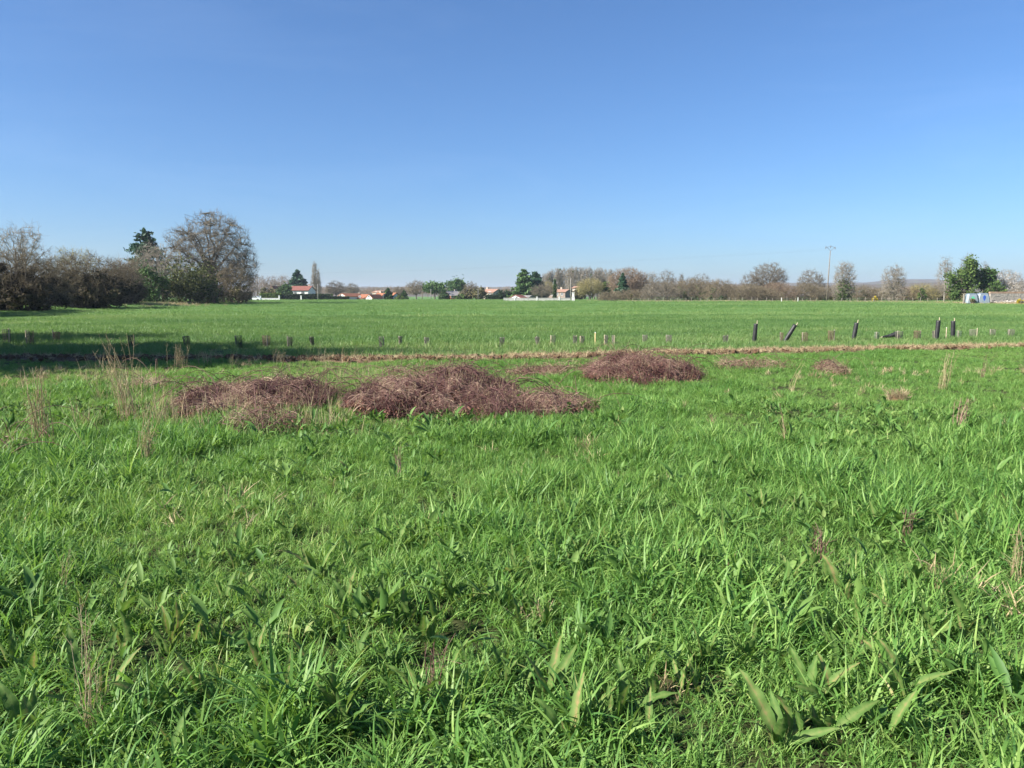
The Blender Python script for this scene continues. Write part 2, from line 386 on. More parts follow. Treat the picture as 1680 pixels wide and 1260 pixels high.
def in_blobs(blobs, n, r, shell=0.0, flat=None):
    """points in a union of ellipsoids (cx, cy, cz, rx, ry, rz)"""
    b = np.array(blobs, float); vol = b[:, 3] * b[:, 4] * b[:, 5]
    i = r.choice(len(b), n, p=vol / vol.sum())
    d = r.normal(size=(n, 3)); d /= np.linalg.norm(d, axis=1, keepdims=True)
    rad = shell + (1 - shell) * r.random(n) ** (1 / 3 if shell == 0 else .7)
    rad = rad * (1 + .16 * (r.random(n) - .5))
    return b[i, :3] + d * rad[:, None] * b[i, 3:]
def nearest(Pq, Pn, up=0.0):
    out = np.empty(len(Pq), int)
    for s in range(0, len(Pq), 512):
        q = Pq[s:s + 512]
        D = ((q[:, None, :] - Pn[None, :, :]) ** 2).sum(-1)
        D = D + up * np.maximum(0, Pn[None, :, 2] - q[:, None, 2]) ** 2
        out[s:s + 512] = D.argmin(1)
    return out
def unit(v): return v / (np.linalg.norm(v, axis=-1, keepdims=True) + 1e-9)

def skeleton(H, blobs, r, trunk_r, base='single', spread=.3, n1=14, n2=160, n3=1600, n4=4000, tr=.014, tl=.7, trunk_top=.45, lean=0.0, up=.5):
    """returns trunk strands and crown strands (lists of verts, quads, v)"""
    b = np.array(blobs, float)
    zc0 = (b[:, 2] - b[:, 5]).min()
    trunkp = []; crown = []
    if base == 'single':
        k = 7
        tz = np.linspace(0, H * trunk_top, k)
        tp = np.stack([lean * tz + (r.random(k) - .5) * trunk_r * .8, (r.random(k) - .5) * trunk_r * .8, tz - .15], -1)
        tp[0, 2] = -.3
        trunkp.append(strands(tp[None], trunk_r, trunk_r * .55, 8, r))
        nodes = tp[2:]; tdir = np.array([[0, 0, 1.]])
        B = in_blobs(blobs, n1, r, .75)
        B = B[B[:, 2] > H * .15] if (B[:, 2] > H * .15).sum() > 3 else B
        ai = np.clip(((B[:, 2] / H) * .75 * len(nodes)).astype(int), 0, len(nodes) - 1)
        A = nodes[ai]
        T = unit(unit(B - A) * [1, 1, .7] + [0, 0, up])
    else:
        B = in_blobs(blobs, n1, r, .6)
        B[:, 2] = np.maximum(B[:, 2], H * .3)
        A = np.stack([B[:, 0] * spread + (r.random(len(B)) - .5) * .4, B[:, 1] * spread, np.full(len(B), -.2)], -1)
        T = unit(unit(B - A) * [.6, .6, 1] + [0, 0, .4])
    c1 = bez(A, T, B, 7, r, .07)
    trunkp.append(strands(c1, trunk_r * r.uniform(.30, .5, len(c1)), trunk_r * .10, 5, r))
    N1 = c1[:, 2:].reshape(-1, 3)
    B2 = in_blobs(blobs, n2, r, .0); B2[:, 2] = np.maximum(B2[:, 2], .2)
    i = nearest(B2, N1, 1.5); A2 = N1[i]
    c2 = bez(A2, unit(unit(B2 - A2) + [0, 0, .35]), B2, 5, r, .10)
    crown.append(strands(c2, np.maximum(trunk_r * .13, tr * 1.6), tr * 1.2, 4, r))
    N2 = np.concatenate([c2[:, 2:].reshape(-1, 3), N1])
    B3 = in_blobs(blobs, n3, r, .0); B3[:, 2] = np.maximum(B3[:, 2], .1)
    i = nearest(B3, N2, .6); A3 = N2[i]
    c3 = bez(A3, unit(unit(B3 - A3) + [0, 0, .3]), B3, 4, r, .14)
    crown.append(strands(c3, tr * 1.2, tr * .8, 3, r))
    N3 = c3[:, 1:].reshape(-1, 3)
    if n4:
        i = r.integers(0, len(N3), n4); A4 = N3[i]
        dirs = unit(r.normal(size=(n4, 3)) + unit(A4 - b[0, :3]) * .9 + [0, 0, .5])
        B4 = A4 + dirs * (tl * r.uniform(.5, 1.3, n4))[:, None]
        c4 = bez(A4, dirs, B4, 3, r, .12)
        crown.append(strands(c4, tr * .8, tr * .5, 3, r))
    return trunkp, crown, N3
def leaves(pts, size, r, flat=0.3, elong=1.6):
    """leaf-sized quads at points"""
    n = len(pts)
    d = unit(r.normal(size=(n, 3)))
    e = unit(np.cross(d, r.normal(size=(n, 3))))
    s = size * r.uniform(.6, 1.4, n)[:, None]
    a = d * s * elong / 2; b_ = e * s / 2
    V = np.stack([pts - a, pts - b_ * .9, pts + a, pts + b_ * .9], 1).reshape(-1, 3)
    Q = np.arange(4 * n).reshape(-1, 4)
    return V, Q, np.repeat(r.random(n), 4)
def clumped(blobs, n, r, nclump, csize, shell=.55):
    c = in_blobs(blobs, nclump, r, shell)
    i = r.integers(0, nclump, n)
    cs = csize * r.uniform(.5, 1.4, nclump)
    d = r.normal(size=(n, 3)) * .5
    return c[i] + d * cs[i][:, None], r.random(nclump)[i]
def scaled_blobs(H, Wd, kind):
    """crown shapes in metres from normalised ellipsoids (x, y, z centre, rx, ry, rz)"""
    t = {'oak': [(0, 0, .60, .42, .40, .38), (-.22, .05, .50, .28, .3, .30), (.24, -.05, .46, .26, .3, .28), (.02, .1, .78, .24, .24, .2), (-.3, -.1, .66, .18, .2, .16), (.2, .1, .34, .26, .3, .22)],
         'round': [(0, 0, .62, .48, .46, .38), (-.2, .1, .5, .3, .3, .26), (.2, -.1, .52, .3, .3, .26)],
         'up': [(0, 0, .5, .36, .36, .42), (-.16, 0, .62, .24, .26, .34), (.18, 0, .6, .24, .26, .36), (.03, 0, .78, .2, .2, .22)],
         'poplar': [(0, 0, .35, .46, .46, .33), (0, 0, .65, .34, .34, .33), (.03, 0, .86, .16, .16, .15)],
         'bush': [(0, 0, .46, .44, .46, .46), (-.24, 0, .38, .28, .4, .38), (.24, 0, .4, .28, .4, .36), (.05, 0, .66, .26, .3, .30), (-.12, 0, .7, .2, .3, .24), (-.2, 0, .2, .3, .4, .2), (.2, 0, .2, .3, .4, .2)],
         'pine': [(0, 0, .76, .48, .46, .22), (-.2, .1, .70, .3, .3, .2), (.24, 0, .70, .26, .3, .2)],
         'mass': [(0, 0, .5, .46, .44, .46), (-.22, 0, .34, .28, .34, .32), (.22, 0, .36, .28, .34, .32), (.02, 0, .78, .26, .26, .22)],
         'lobed': [(.02, 0, .74, .20, .24, .25), (.16, 0, .62, .18, .2, .16), (-.24, .05, .56, .25, .3, .15), (-.05, 0, .40, .26, .3, .16), (-.10, 0, .20, .24, .3, .18), (-.30, 0, .30, .12, .2, .10)],
         'cap': [(-.1, 0, .72, .34, .36, .2), (.2, 0, .8, .26, .3, .18), (.1, 0, .55, .3, .3, .14)],
         'dome': [(0, 0, .45, .48, .46, .5), (-.2, 0, .35, .3, .4, .4), (.22, 0, .33, .28, .4, .36)]}[kind]
    return [(x * Wd, y * Wd, z * H, rx * Wd, ry * Wd, rz * H) for x, y, z, rx, ry, rz in t]

def bare_tree(name, label, px, d, top, wpx, shape='round', twig='twig_brown', seed=0, trunk=None, dens=1.0, group=None, cat='tree',
              base='single', trunk_mat='bark', tr=.016, tl=.8, ivy=0, ivy_mat='ivy', mistle=0, spread=.5, n1=14, lean=0, hz=None, extra=None):
    r = np.random.default_rng(1000 + seed)
    p = P3(px, d); H = (ZT(top, d) - p.z); Wd = PX(wpx, d)
    t = thing(name, label, cat, p, group)
    bl = scaled_blobs(H, Wd, shape)
    if extra: bl += [(a * Wd, b_ * Wd, c * H, e * Wd, f * Wd, g_ * H) for a, b_, c, e, f, g_ in extra]
    area = H * Wd
    tk, cr, N3 = skeleton(H, bl, r, trunk or max(.12, H * .022), base, spread, n1, int(60 + 1.3 * area * dens), int(300 + 11 * area * dens), int(400 + 24 * area * dens), tr, tl, lean=lean)
    V, Q, v = join(tk); obj('trunk' if base == 'single' else 'stems', mesh_np('trunk', V, Q, smooth=True, cols=v), M[trunk_mat], t)
    V, Q, v = join(cr); obj('crown', mesh_np('crown', V, Q, cols=v), M[twig], t)
    if ivy:
        k_ = .95 if shape == 'bush' else .6
        lo = [(x * k_, y * k_, z * (.35 + .3 * k_), rx * k_, ry * k_, rz * (.45 + .3 * k_)) for x, y, z, rx, ry, rz in bl]
        pts, cv = clumped(lo, ivy, r, max(6, ivy // 60), .09 * H, .3)
        pts[:, 2] = np.maximum(pts[:, 2], .05)
        V, Q, v = leaves(pts, .26, r)
        obj('ivy', mesh_np('ivy', V, Q, cols=np.repeat(cv * .6 + r.random(ivy) * .4, 4)), M[ivy_mat], t)
    for k in range(mistle):
        c = N3[r.integers(0, len(N3))]
        pts = c + unit(r.normal(size=(40, 3))) * .36 * r.random((40, 1)) ** .4
        V, Q, v = leaves(pts, .26, r); obj('mistletoe', mesh_np('mistletoe', V, Q, cols=v), M['ivy'], t)
    return t
def leafy(name, label, px, d, top, wpx, shape='mass', mat='ever', seed=0, n=5000, size=.3, nclump=90, cs=.10, trunk=None, group=None, cat='tree', shell=.5, trunk_top=.7, lean=0):
    r = np.random.default_rng(3000 + seed)
    p = P3(px, d); H = ZT(top, d) - p.z; Wd = PX(wpx, d)
    t = thing(name, label, cat, p, group)
    bl = scaled_blobs(H, Wd, shape)
    tk, cr, N3 = skeleton(H, bl, r, trunk or max(.1, H * .025), 'single', .4, 14, 60, 150, 0, .03, trunk_top=trunk_top, lean=lean)
    V, Q, v = join(tk + cr); obj('trunk', mesh_np('trunk', V, Q, smooth=True, cols=v), M['bark'], t)
    pts, cv = clumped(bl, n, r, nclump, cs * min(H, Wd) * 2, shell)
    pts[:, 2] = np.maximum(pts[:, 2], .05)
    V, Q, v = leaves(pts, size, r)
    obj('crown', mesh_np('crown', V, Q, cols=np.repeat(cv * .65 + r.random(n) * .35, 4)), M[mat], t)
    return t
def conifer(name, label, px, d, top, wpx, mat='spruce', seed=0, n=6500, power=.9, bottom=.06, size=.3, group=None, droop=.25, ragged=.25):
    r = np.random.default_rng(5000 + seed)
    p = P3(px, d); H = ZT(top, d) - p.z; Wd = PX(wpx, d)
    t = thing(name, label, 'tree', p, group)
    tp = np.stack([np.zeros(8), np.zeros(8), np.linspace(-.3, H * .98, 8)], -1)
    parts = [strands(tp[None], H * .02, .02, 7, r)]
    nb = 150
    zf = bottom + (1 - bottom) * r.random(nb) ** 1.15
    L = Wd / 2 * np.maximum(.05, (1 - (zf - bottom) / (1 - bottom))) ** power * r.uniform(1 - ragged * 1.6, 1 + ragged, nb)
    az = r.random(nb) * 2 * np.pi
    A = np.stack([np.zeros(nb), np.zeros(nb), zf * H], -1)
    out = np.stack([np.cos(az), np.sin(az), np.zeros(nb)], -1)
    B = A + out * L[:, None] + np.stack([np.zeros(nb)] * 2 + [L * (.30 - droop)], -1)
    c = bez(A, unit(out + [0, 0, .35]), B, 6, r, .04)
    parts.append(strands(c, np.maximum(.02, L * .018), .01, 3, r))
    V, Q, v = join(parts); obj('trunk', mesh_np('trunk', V, Q, smooth=True, cols=v), M['bark'], t)
    i = r.choice(nb, n, p=L / L.sum()); f = r.random(n) ** .7 * 4.999
    k = f.astype(int); fr = (f - k)[:, None]
    pts = c[i, k] * (1 - fr) + c[i, k + 1] * fr + r.normal(size=(n, 3)) * (L[i] * .10 + .05)[:, None] * [1, 1, .55] - [0, 0, .08]
    V, Q, _ = leaves(pts, size, r, elong=2.2)
    vb = r.random(nb)[i] * .6 + r.random(n) * .4
    obj('crown', mesh_np('crown', V, Q, cols=np.repeat(vb, 4)), M[mat], t)
    return t

# --- the tall thicket along the left side of the field
HG = 'bare thorn bushes of the left hedge'
bare_tree('thorn_bush', 'tallest dark leafless thicket at the left edge of the field', 20, 78, 399, 190, 'bush', 'twig_mix', 1, .26, 3.0, HG, 'bush', 'multi', ivy=8000, ivy_mat='shade_leaf', n1=60, tr=.012, tl=.75, trunk_mat='bark')  # here and in the next two, low leaf fill is coloured as shade
bare_tree('thorn_bush', 'broad dark leafless thicket with a rounded brown top left of the conifer', 135, 92, 408, 165, 'bush', 'twig_mix', 2, .24, 3.0, HG, 'bush', 'multi', ivy=7500, ivy_mat='shade_leaf', n1=60, tr=.013, tl=.75)
bare_tree('thorn_bush', 'low dark thicket where the left hedge dips in front of the conifer', 196, 108, 428, 90, 'bush', 'twig_dark', 3, .2, 3.0, HG, 'bush', 'multi', ivy=5500, ivy_mat='shade_leaf', n1=50, tr=.015, tl=.7)
bare_tree('willow_bush', 'yellowish leafless bush showing above the left thicket', 128, 112, 399, 100, 'bush', 'twig_yellow', 4, .2, 1.0, None, 'bush', 'multi', n1=24, tr=.014)
bare_tree('bare_tree', 'grey upright leafless tree rising above the left thicket', 40, 102, 362, 104, 'up', 'twig_pale', 5, .24, .6, None, 'tree', n1=26, trunk_mat='bark_pale', tr=.017)
bare_tree('thorn_bush', 'brown low bush behind the dip in the left hedge', 212, 128, 416, 90, 'bush', 'twig_brown', 6, .2, 1.6, HG, 'bush', 'multi', n1=24, tr=.02)
bare_tree('hazel_bush', 'pale upright leafless bush between the conifer and big oak', 262, 138, 392, 95, 'bush', 'twig_pale', 7, .22, 1.2, None, 'bush', 'multi', n1=36, tr=.02, spread=.3)
conifer('conifer', 'dark ragged conifer rising behind the left hedge', 243, 172, 371, 100, 'spruce', 8, 10000, .80, .1, .36, ragged=.5)
leafy('holly_bush', 'small dark evergreen bush with bare twigs left of big oak', 250, 122, 437, 56, 'dome', 'ever', 9, 3600, .24, 60, .10, .14, None, 'bush')
leafy('ivy_bush', 'green ivy covered bush at the foot of the big oak', 312, 128, 422, 74, 'dome', 'oliveg', 10, 6500, .24, 90, .10, .2, None, 'bush')
bare_tree('bare_oak', 'big wide leafless oak, tallest tree on the left', 352, 145, 344, 150, 'oak', 'twig_oak', 11, .62, 1.35, None, 'tree', n1=30, tr=.02, tl=.9, trunk_mat='bark')
bare_tree('thorn_bush', 'brown thicket with ivy under the right side of big oak', 382, 140, 430, 72, 'bush', 'twig_brown', 12, .2, 2.2, HG, 'bush', 'multi', ivy=900, ivy_mat='olive', n1=34, tr=.02)
bare_tree('thorn_bush', 'dark thicket under the middle of big oak', 338, 134, 448, 60, 'bush', 'twig_dark', 13, .2, 2.2, HG, 'bush', 'multi', ivy=1400, ivy_mat='ever', n1=30, tr=.02)
# the same hedge goes on towards the camera outside the picture; its shade falls across the meadow
for k, (x, y, H, Wd) in enumerate([(-51.5, 67, 9, 10), (-49, 57, 10, 13), (-49, 42, 12, 14), (-32, 23, 14, 11), (-20.8, 14.9, 13.5, 8.5), (-25.5, 17.5, 14, 9)]):
    r = np.random.default_rng(90 + k)
    t = thing('thorn_bush', 'tall leafless thicket of the left hedge beyond the picture edge', 'bush', (x, y, float(height(x, y))), 'near end of the left hedge')
    bl = scaled_blobs(H, Wd, 'bush')
    tk, cr, N3 = skeleton(H, bl, r, .25, 'multi', .5, 40, 260, 2600, 7000, .022, .9)
    V, Q, v = join(tk); obj('stems', mesh_np('stems', V, Q, cols=v), M['bark'], t)
    V, Q, v = join(cr); obj('crown', mesh_np('crown', V, Q, cols=v), M['twig_brown'], t)
    lo = [(a * .9, b_ * .9, c * .9, e * .9, f * .9, g_ * .9) for a, b_, c, e, f, g_ in bl]
    pts, cv = clumped(lo, 5200, r, 120, 1.4, .2); V, Q, v = leaves(pts, .3, r)
    obj('ivy', mesh_np('ivy', V, Q, cols=v), M['olive'], t)

# --- behind the village: bare woods
def wood(name, label, lo, hi, d, top, step, twig, seed, shape='round', wpx=26, jit=5):
    r = np.random.default_rng(seed); allp = []
    for px in np.arange(lo, hi, step):
        dd = d * r.uniform(.93, 1.1); tp = top(px) + r.uniform(-jit, jit)
        p = P3(px + r.uniform(-4, 4), dd); H = ZT(tp, dd) - p.z; Wd = PX(wpx * r.uniform(.7, 1.3), dd)
        tk, cr, _ = skeleton(H, scaled_blobs(H, Wd, shape), r, H * .018, 'single', .5, 8, 30, 260, 420, .035, 1.4)
        V, Q, v = join(tk + cr); allp.append((V + np.array(p), Q, v))
    V, Q, v = join(allp)
    tag(obj(name, mesh_np(name, V, Q, cols=v), M[twig]), label, 'wood', kind='stuff')
wood('bare_wood', 'far leafless wood behind the white house', 412, 482, 430, lambda p: 452, 7, 'twig_red', 21)
wood('bare_wood', 'far leafless wood behind the village roofs', 520, 860, 560, lambda p: 470 + 2 * math.sin(p / 30), 9, 'twig_red', 22, jit=3.5)
wood('bare_wood', 'far leafless wood behind the right hedgerow', 985, 1290, 420, lambda p: 466 if p > 1180 else 459, 9, 'twig_red', 23, jit=4)

# --- village trees
conifer('spruce', 'dark green spruce behind the white house', 489, 330, 443, 44, 'spruce', 31, 7000, .75, .05, .6)
bare_tree('poplar', 'tall slim grey poplar right of the white house', 517, 320, 429, 15, 'poplar', 'twig_pale', 32, .3, 1.2, 'slim grey poplars', tr=.03, trunk_mat='bark_pale', n1=26)
bare_tree('poplar', 'shorter slim poplar touching the tall poplar', 523, 326, 441, 11, 'poplar', 'twig_pale', 33, .25, 1.2, 'slim grey poplars', tr=.03, trunk_mat='bark_pale', n1=20)
bare_tree('bare_tree', 'rounded grey leafless tree above the end of dark hedge', 551, 330, 461, 36, 'round', 'twig_oak', 34, .3, .9, tr=.028)
bare_tree('bare_tree', 'low leafless tree behind the white gable house', 578, 380, 465, 24, 'round', 'twig_oak', 35, .3, .9, tr=.032)
bare_tree('bare_tree', 'brown leafless tree left of the first umbrella pine', 683, 330, 460, 38, 'round', 'twig_brown', 36, .3, .9, tr=.028)
bare_tree('bare_tree', 'small leafless tree beside the dark narrow conifer', 655, 350, 470, 22, 'round', 'twig_brown', 37, .25, .9, tr=.028)
bare_tree('bare_tree', 'leafless tree right of the second umbrella pine', 772, 330, 462, 26, 'round', 'twig_oak', 38, .3, .9, tr=.028)
conifer('conifer', 'narrow dark conifer among the orange roofs', 637, 300, 473, 16, 'ever', 39, 3000, .6, .02, .45)
conifer('conifer', 'small dark conifer right of the orange roofs', 663, 300, 477, 12, 'ever', 40, 1600, .6, .02, .45)
leafy('shrub', 'light green shrub below the small dark conifer', 656, 296, 485, 16, 'dome', 'clip', 41, 900, .4, 30, .1, .1, None, 'bush')
leafy('umbrella_pine', 'round topped umbrella pine beside two pole tops', 713, 300, 464, 32, 'pine', 'pine', 42, 4200, .5, 60, .10, .3)
leafy('umbrella_pine', 'umbrella pine with a flat crown above the slate roof', 747, 335, 461, 31, 'pine', 'pine', 43, 3200, .5, 60, .09, .3)
leafy('shrub', 'dark green shrub leaning on the first umbrella pine', 727, 296, 474, 14, 'dome', 'ever', 44, 1300, .4, 30, .1, .12, None, 'bush')
leafy('cypress_bush', 'olive green cypress bush left of thin pole', 765, 290, 473, 22, 'dome', 'olive', 45, 2600, .4, 40, .1, .15, None, 'bush')
leafy('cypress_bush', 'tallest olive green cypress bush beside thin pole', 787, 288, 471, 20, 'dome', 'olive', 46, 2600, .4, 40, .1, .15, None, 'bush')
leafy('cypress_bush', 'lower green cypress bush under the slate roofed house', 755, 288, 481, 16, 'dome', 'ivy', 47, 1400, .4, 30, .1, .12, None, 'bush')
leafy('shrub', 'dark shrub right of the cream house', 830, 275, 474, 26, 'dome', 'thuja', 48, 2400, .4, 40, .1, .15, None, 'bush')
leafy('shrub', 'low dark shrub in front of the cream house', 808, 275, 483, 22, 'dome', 'thuja', 49, 1800, .4, 40, .1, .12, None, 'bush')
conifer('conifer', 'broad bright green conifer behind the pale wall', 860, 262, 443, 42, 'pine', 50, 8500, .55, .02, .5, ragged=.3)
conifer('conifer', 'darker conifer touching the right side of broad green conifer', 878, 268, 447, 34, 'spruce', 51, 6500, .5, .04, .5, ragged=.3)
bare_tree('bare_tree', 'grey leafless bush tree right of the paired conifers', 889, 250, 466, 40, 'round', 'twig_oak', 52, .22, 1.1, tr=.022)
bare_tree('bare_tree', 'greenish brown leafless tree left of thin cypress', 900, 275, 461, 30, 'round', 'twig_yellow', 53, .22, .8, tr=.022)
conifer('cypress', 'thin dark pointed cypress behind the pale wall', 910, 255, 458, 6, 'ever', 54, 1400, .35, .0, .35, ragged=.1)
for k in range(17):
    px = 893 + k * 6.6 + R.uniform(-2, 2)
    tp = 448 - 10.5 * math.sin(min(1, k / 6.) * 1.57) + (2.8 if k > 11 else 0) + R.uniform(-1.5, 1.5)
    bare_tree('poplar', 'bare grey poplar with dark mistletoe balls in the tall row', px, 345 + R.uniform(-14, 14), tp - 1, 17, 'up', 'twig_pale', 60 + k, .28, 1.0, 'row of tall mistletoe poplars', tr=.03, trunk_mat='bark_pale', mistle=2, n1=14)
bare_tree('willow', 'yellow green willow behind the wall end', 968, 240, 456, 46, 'round', 'twig_yellow', 80, .25, 2.2, ivy=500, ivy_mat='olive', tr=.02)
leafy('holly', 'dark green evergreen shrub between willow and reddish tree', 995, 242, 462, 18, 'mass', 'ivy', 81, 1500, .4, 30, .1, .15)
bare_tree('bare_tree', 'large reddish brown rounded tree right of the poplars', 1030, 222, 439, 66, 'round', 'twig_red', 82, .32, 3.0, tr=.026, extra=[(0, 0, .3, .42, .4, .28)])
conifer('spruce', 'green spruce in front of the reddish tree', 1021, 214, 448, 24, 'spruce', 83, 2600, .8, .2, .35, ragged=.35)

# --- right hedgerow
HR = 'leafless shrubs of the right hedgerow'
rows = [(985, 1010, 478, 'twig_brown', 'yellow'), (1010, 1060, 474, 'twig_brown', ''), (1060, 1110, 459, 'twig_oak', ''), (1110, 1160, 454, 'twig_brown', ''), (1160, 1205, 457, 'twig_brown', ''),
        (1205, 1250, 464, 'twig_brown', ''), (1250, 1300, 461, 'twig_red', ''), (1300, 1345, 463, 'twig_brown', ''), (1395, 1440, 468, 'twig_brown', ''), (1490, 1530, 464, 'twig_yellow', ''), (1525, 1560, 466, 'twig_brown', ''),
        (1340, 1378, 467, 'twig_brown', ''), (1430, 1470, 470, 'twig_brown', ''), (1465, 1500, 469, 'twig_red', ''), (1550, 1582, 472, 'twig_yellow', ''), (1225, 1275, 470, 'twig_brown', '')]
names = ['low brown hedge shrub below the willow and spruce', 'low brown hedge shrub at the foot of the reddish tree', 'purplish brown hedge shrub right of the reddish tree',
         'tallest brown hedge shrub with dark ivy low down', 'brown hedge shrub left of the lone forked tree', 'low brown hedge shrub under the lone forked tree', 'reddish hedge shrub under the rounded oak',
         'brown hedge shrub between oak and tall power pole', 'dull brown hedge shrub right of the power pole tree', 'yellowish hedge shrub left of the pale thin tree', 'brown hedge shrub under the pale thin tree',
         'brown hedge shrub at the foot of the tall power pole', 'dull brown hedge shrub left of the fan shaped tree', 'reddish brown hedge shrub right of the fan shaped tree', 'yellowish hedge shrub left of the grey timber post', 'dark brown hedge shrub between the forked tree and rounded oak']
for k, ((a, b_, tp, tw, _), nm) in enumerate(zip(rows, names)):
    c = (a + b_) / 2
    bare_tree('hedge_shrub', nm, c, 205 + R.uniform(-6, 6), tp, (b_ - a) * 1.45, 'bush', tw, 100 + k, .14, 2.4, HR, 'bush', 'multi', ivy=[0, 300, 0, 900, 600, 500, 300, 600, 900, 0, 400, 500, 700, 200, 200, 700][k], ivy_mat='ever' if k in (3, 4, 8) else 'olive', n1=26, tr=.018, tl=.8)
bare_tree('bare_tree', 'grey leafless tree just right of the reddish tree', 1068, 262, 444, 30, 'up', 'twig_pale', 120, .2, .55, tr=.022)
bare_tree('bare_tree', 'leafless tree with rounded grey top above the hedgerow', 1093, 240, 443, 34, 'round', 'twig_oak', 121, .25, .6, tr=.02)
bare_tree('bare_tree', 'low spreading leafless tree above the hedgerow middle', 1148, 232, 449, 38, 'round', 'twig_oak', 122, .22, .6, tr=.02)
bare_tree('bare_tree', 'thin leafless tree with sparse top above hedgerow', 1117, 236, 447, 12, 'up', 'twig_oak', 123, .14, .4, tr=.018)
bare_tree('bare_tree', 'small forked leafless tree left of the rounded oak', 1228, 212, 448, 30, 'round', 'twig_oak', 124, .26, .5, tr=.02)
bare_tree('bare_oak', 'lone rounded leafless oak rising from the right hedgerow', 1260, 212, 430, 60, 'round', 'twig_oak', 125, .34, 1.5, tr=.02, ivy=500)
bare_tree('bare_tree', 'spreading leafless tree just left of the tall power pole', 1330, 222, 442, 46, 'round', 'twig_oak', 126, .26, 1.1, tr=.02)
bare_tree('bare_tree', 'upright leafless tree with green ivy right of power pole', 1384, 192, 426, 46, 'up', 'twig_pale', 127, .26, 1.5, ivy=1500, tr=.018, extra=[(0, 0, .28, .46, .4, .27)])
bare_tree('bare_tree', 'fan shaped pale leafless tree between power pole and ivy tree', 1465, 190, 434, 50, 'up', 'twig_pale', 128, .22, 1.5, ivy=300, ivy_mat='olive', tr=.018, extra=[(0, 0, .25, .46, .4, .25)], trunk_mat='bark_pale')
bare_tree('bare_tree', 'pale thin leafless tree against the ivy covered tree', 1549, 185, 419, 34, 'up', 'twig_pale', 129, .18, .6, tr=.016, trunk_mat='bark_pale')
bare_tree('bare_tree', 'leafless grey tops behind the ivy covered tree', 1584, 192, 412, 34, 'up', 'twig_oak', 130, .2, .4, tr=.016)
bare_tree('bare_tree', 'thin leafless tree right of the ivy covered tree', 1612, 190, 428, 30, 'up', 'twig_oak', 131, .16, .4, tr=.016)
leafy('ivy_tree', 'dense dark green ivy covered tree behind recycling containers', 1586, 172, 423, 62, 'lobed', 'ivy', 132, 5600, .32, 70, .06, .3)
leafy('ivy_tree', 'lower dark evergreen beside the ivy covered tree', 1614, 174, 438, 40, 'cap', 'ever', 133, 3600, .32, 60, .06, .25)
bt = bare_tree('blossom_tree', 'white blossoming tree above the stone wall', 1648, 176, 441, 56, 'round', 'twig_pale', 134, .2, .9, tr=.016)
def blossom(t, px, d, top, wpx, n, seed, shape='round'):
    r = np.random.default_rng(seed); H = ZT(top, d) - t.location.z; Wd = PX(wpx, d)
    pts, cv = clumped(scaled_blobs(H, Wd, shape), n, r, 90, .08 * H, .3); V, Q, v = leaves(pts, .17, r, elong=1.1)
    obj('blossom', mesh_np('blossom', V, Q, cols=v), M['blossom'], t)
blossom(bt, 1648, 176, 441, 56, 2600, 5)
bt = bare_tree('blossom_bush', 'white blossoming bush at the right picture edge', 1680, 170, 462, 60, 'bush', 'twig_pale', 135, .12, 1.0, None, 'bush', 'multi', n1=20, tr=.016)
blossom(bt, 1680, 170, 462, 60, 3000, 6, 'bush')
leafy('shrub', 'dark green shrub behind the stone wall', 1634, 166, 459, 28, 'dome', 'ivy', 136, 2200, .3, 40, .1, .12, None, 'bush')
leafy('gorse_bush', 'yellow flowering gorse in front of the stone wall', 1676, 146, 491.5, 16, 'dome', 'gorse', 137, 500, .2, 16, .1, .05, None, 'bush')
leafy('gorse_bush', 'small yellow gorse left of the fan shaped tree', 1435, 183, 486, 10, 'dome', 'gorse', 138, 260, .25, 12, .1, .05, None, 'bush')
leafy('shrub', 'dark little shrub against the left container', 1597, 149, 489, 8, 'dome', 'olive', 139, 300, .18, 12, .1, .05, None, 'bush')
leafy('shrub', 'green ivy clump low in the hedgerow right of willow', 1512, 196, 470, 12, 'dome', 'ivy', 140, 700, .3, 20, .1, .08, None, 'bush')

leafy('shrub', 'grey green shrub in front of the narrow pink roofed house', 950, 270, 474.5, 22, 'dome', 'olive', 155, 1800, .4, 40, .1, .12, None, 'bush')
# clipped hedges by the white house
def hedge(name, label, px0, px1, d, top, mat, seed, depth=1.4, n=4000):
    r = np.random.default_rng(seed)
    a = P3(px0, d); b_ = P3(px1, d); H = ZT(top, d) - a.z
    t = thing(name, label, 'hedge', (a + b_) / 2); L = (b_ - a).length; z0 = ((a + b_) / 2).z
    mb = MB().box((0, 0, H * .46 - .1), (L - .4, depth - .4, H * .92)); obj('stems', mb.mesh('stems'), M['thuja'], t)
    pts = np.stack([(r.random(n) - .5) * L, (r.random(n) - .5) * depth, r.random(n) * H], -1)
    f = r.integers(0, 3, n)
    pts[f == 0, 1] = -depth / 2; pts[f == 1, 2] = H
    pts += r.normal(size=pts.shape) * .08 * [1, 1, 1.4]
    V, Q, v = leaves(pts, .34, r); obj('foliage', mesh_np('foliage', V, Q, cols=v), M[mat], t)
hedge('hedge', 'low dark hedge just right of the big oak', 388, 412, 205, 481, 'thuja', 1)
hedge('hedge', 'bright clipped hedge left of the white house', 427, 461, 268, 482.5, 'clip', 2)
hedge('hedge', 'long dark clipped hedge in front of the white house', 461, 540, 270, 483.5, 'thuja', 3, 1.8, 7000)
hedge('hedge', 'lower end of dark hedge sloping to the white gable', 540, 572, 275, 487.5, 'thuja', 4, 1.6, 2600)
hedge('hedge', 'dark clipped hedge in front of the cream house', 797, 822, 262, 486.5, 'thuja', 5, 1.4, 2000)
leafy('shrub', 'olive green shrub left of the small white gable', 442, 290, 469, 30, 'dome', 'olive', 150, 2600, .42, 40, .1, .12, None, 'bush')
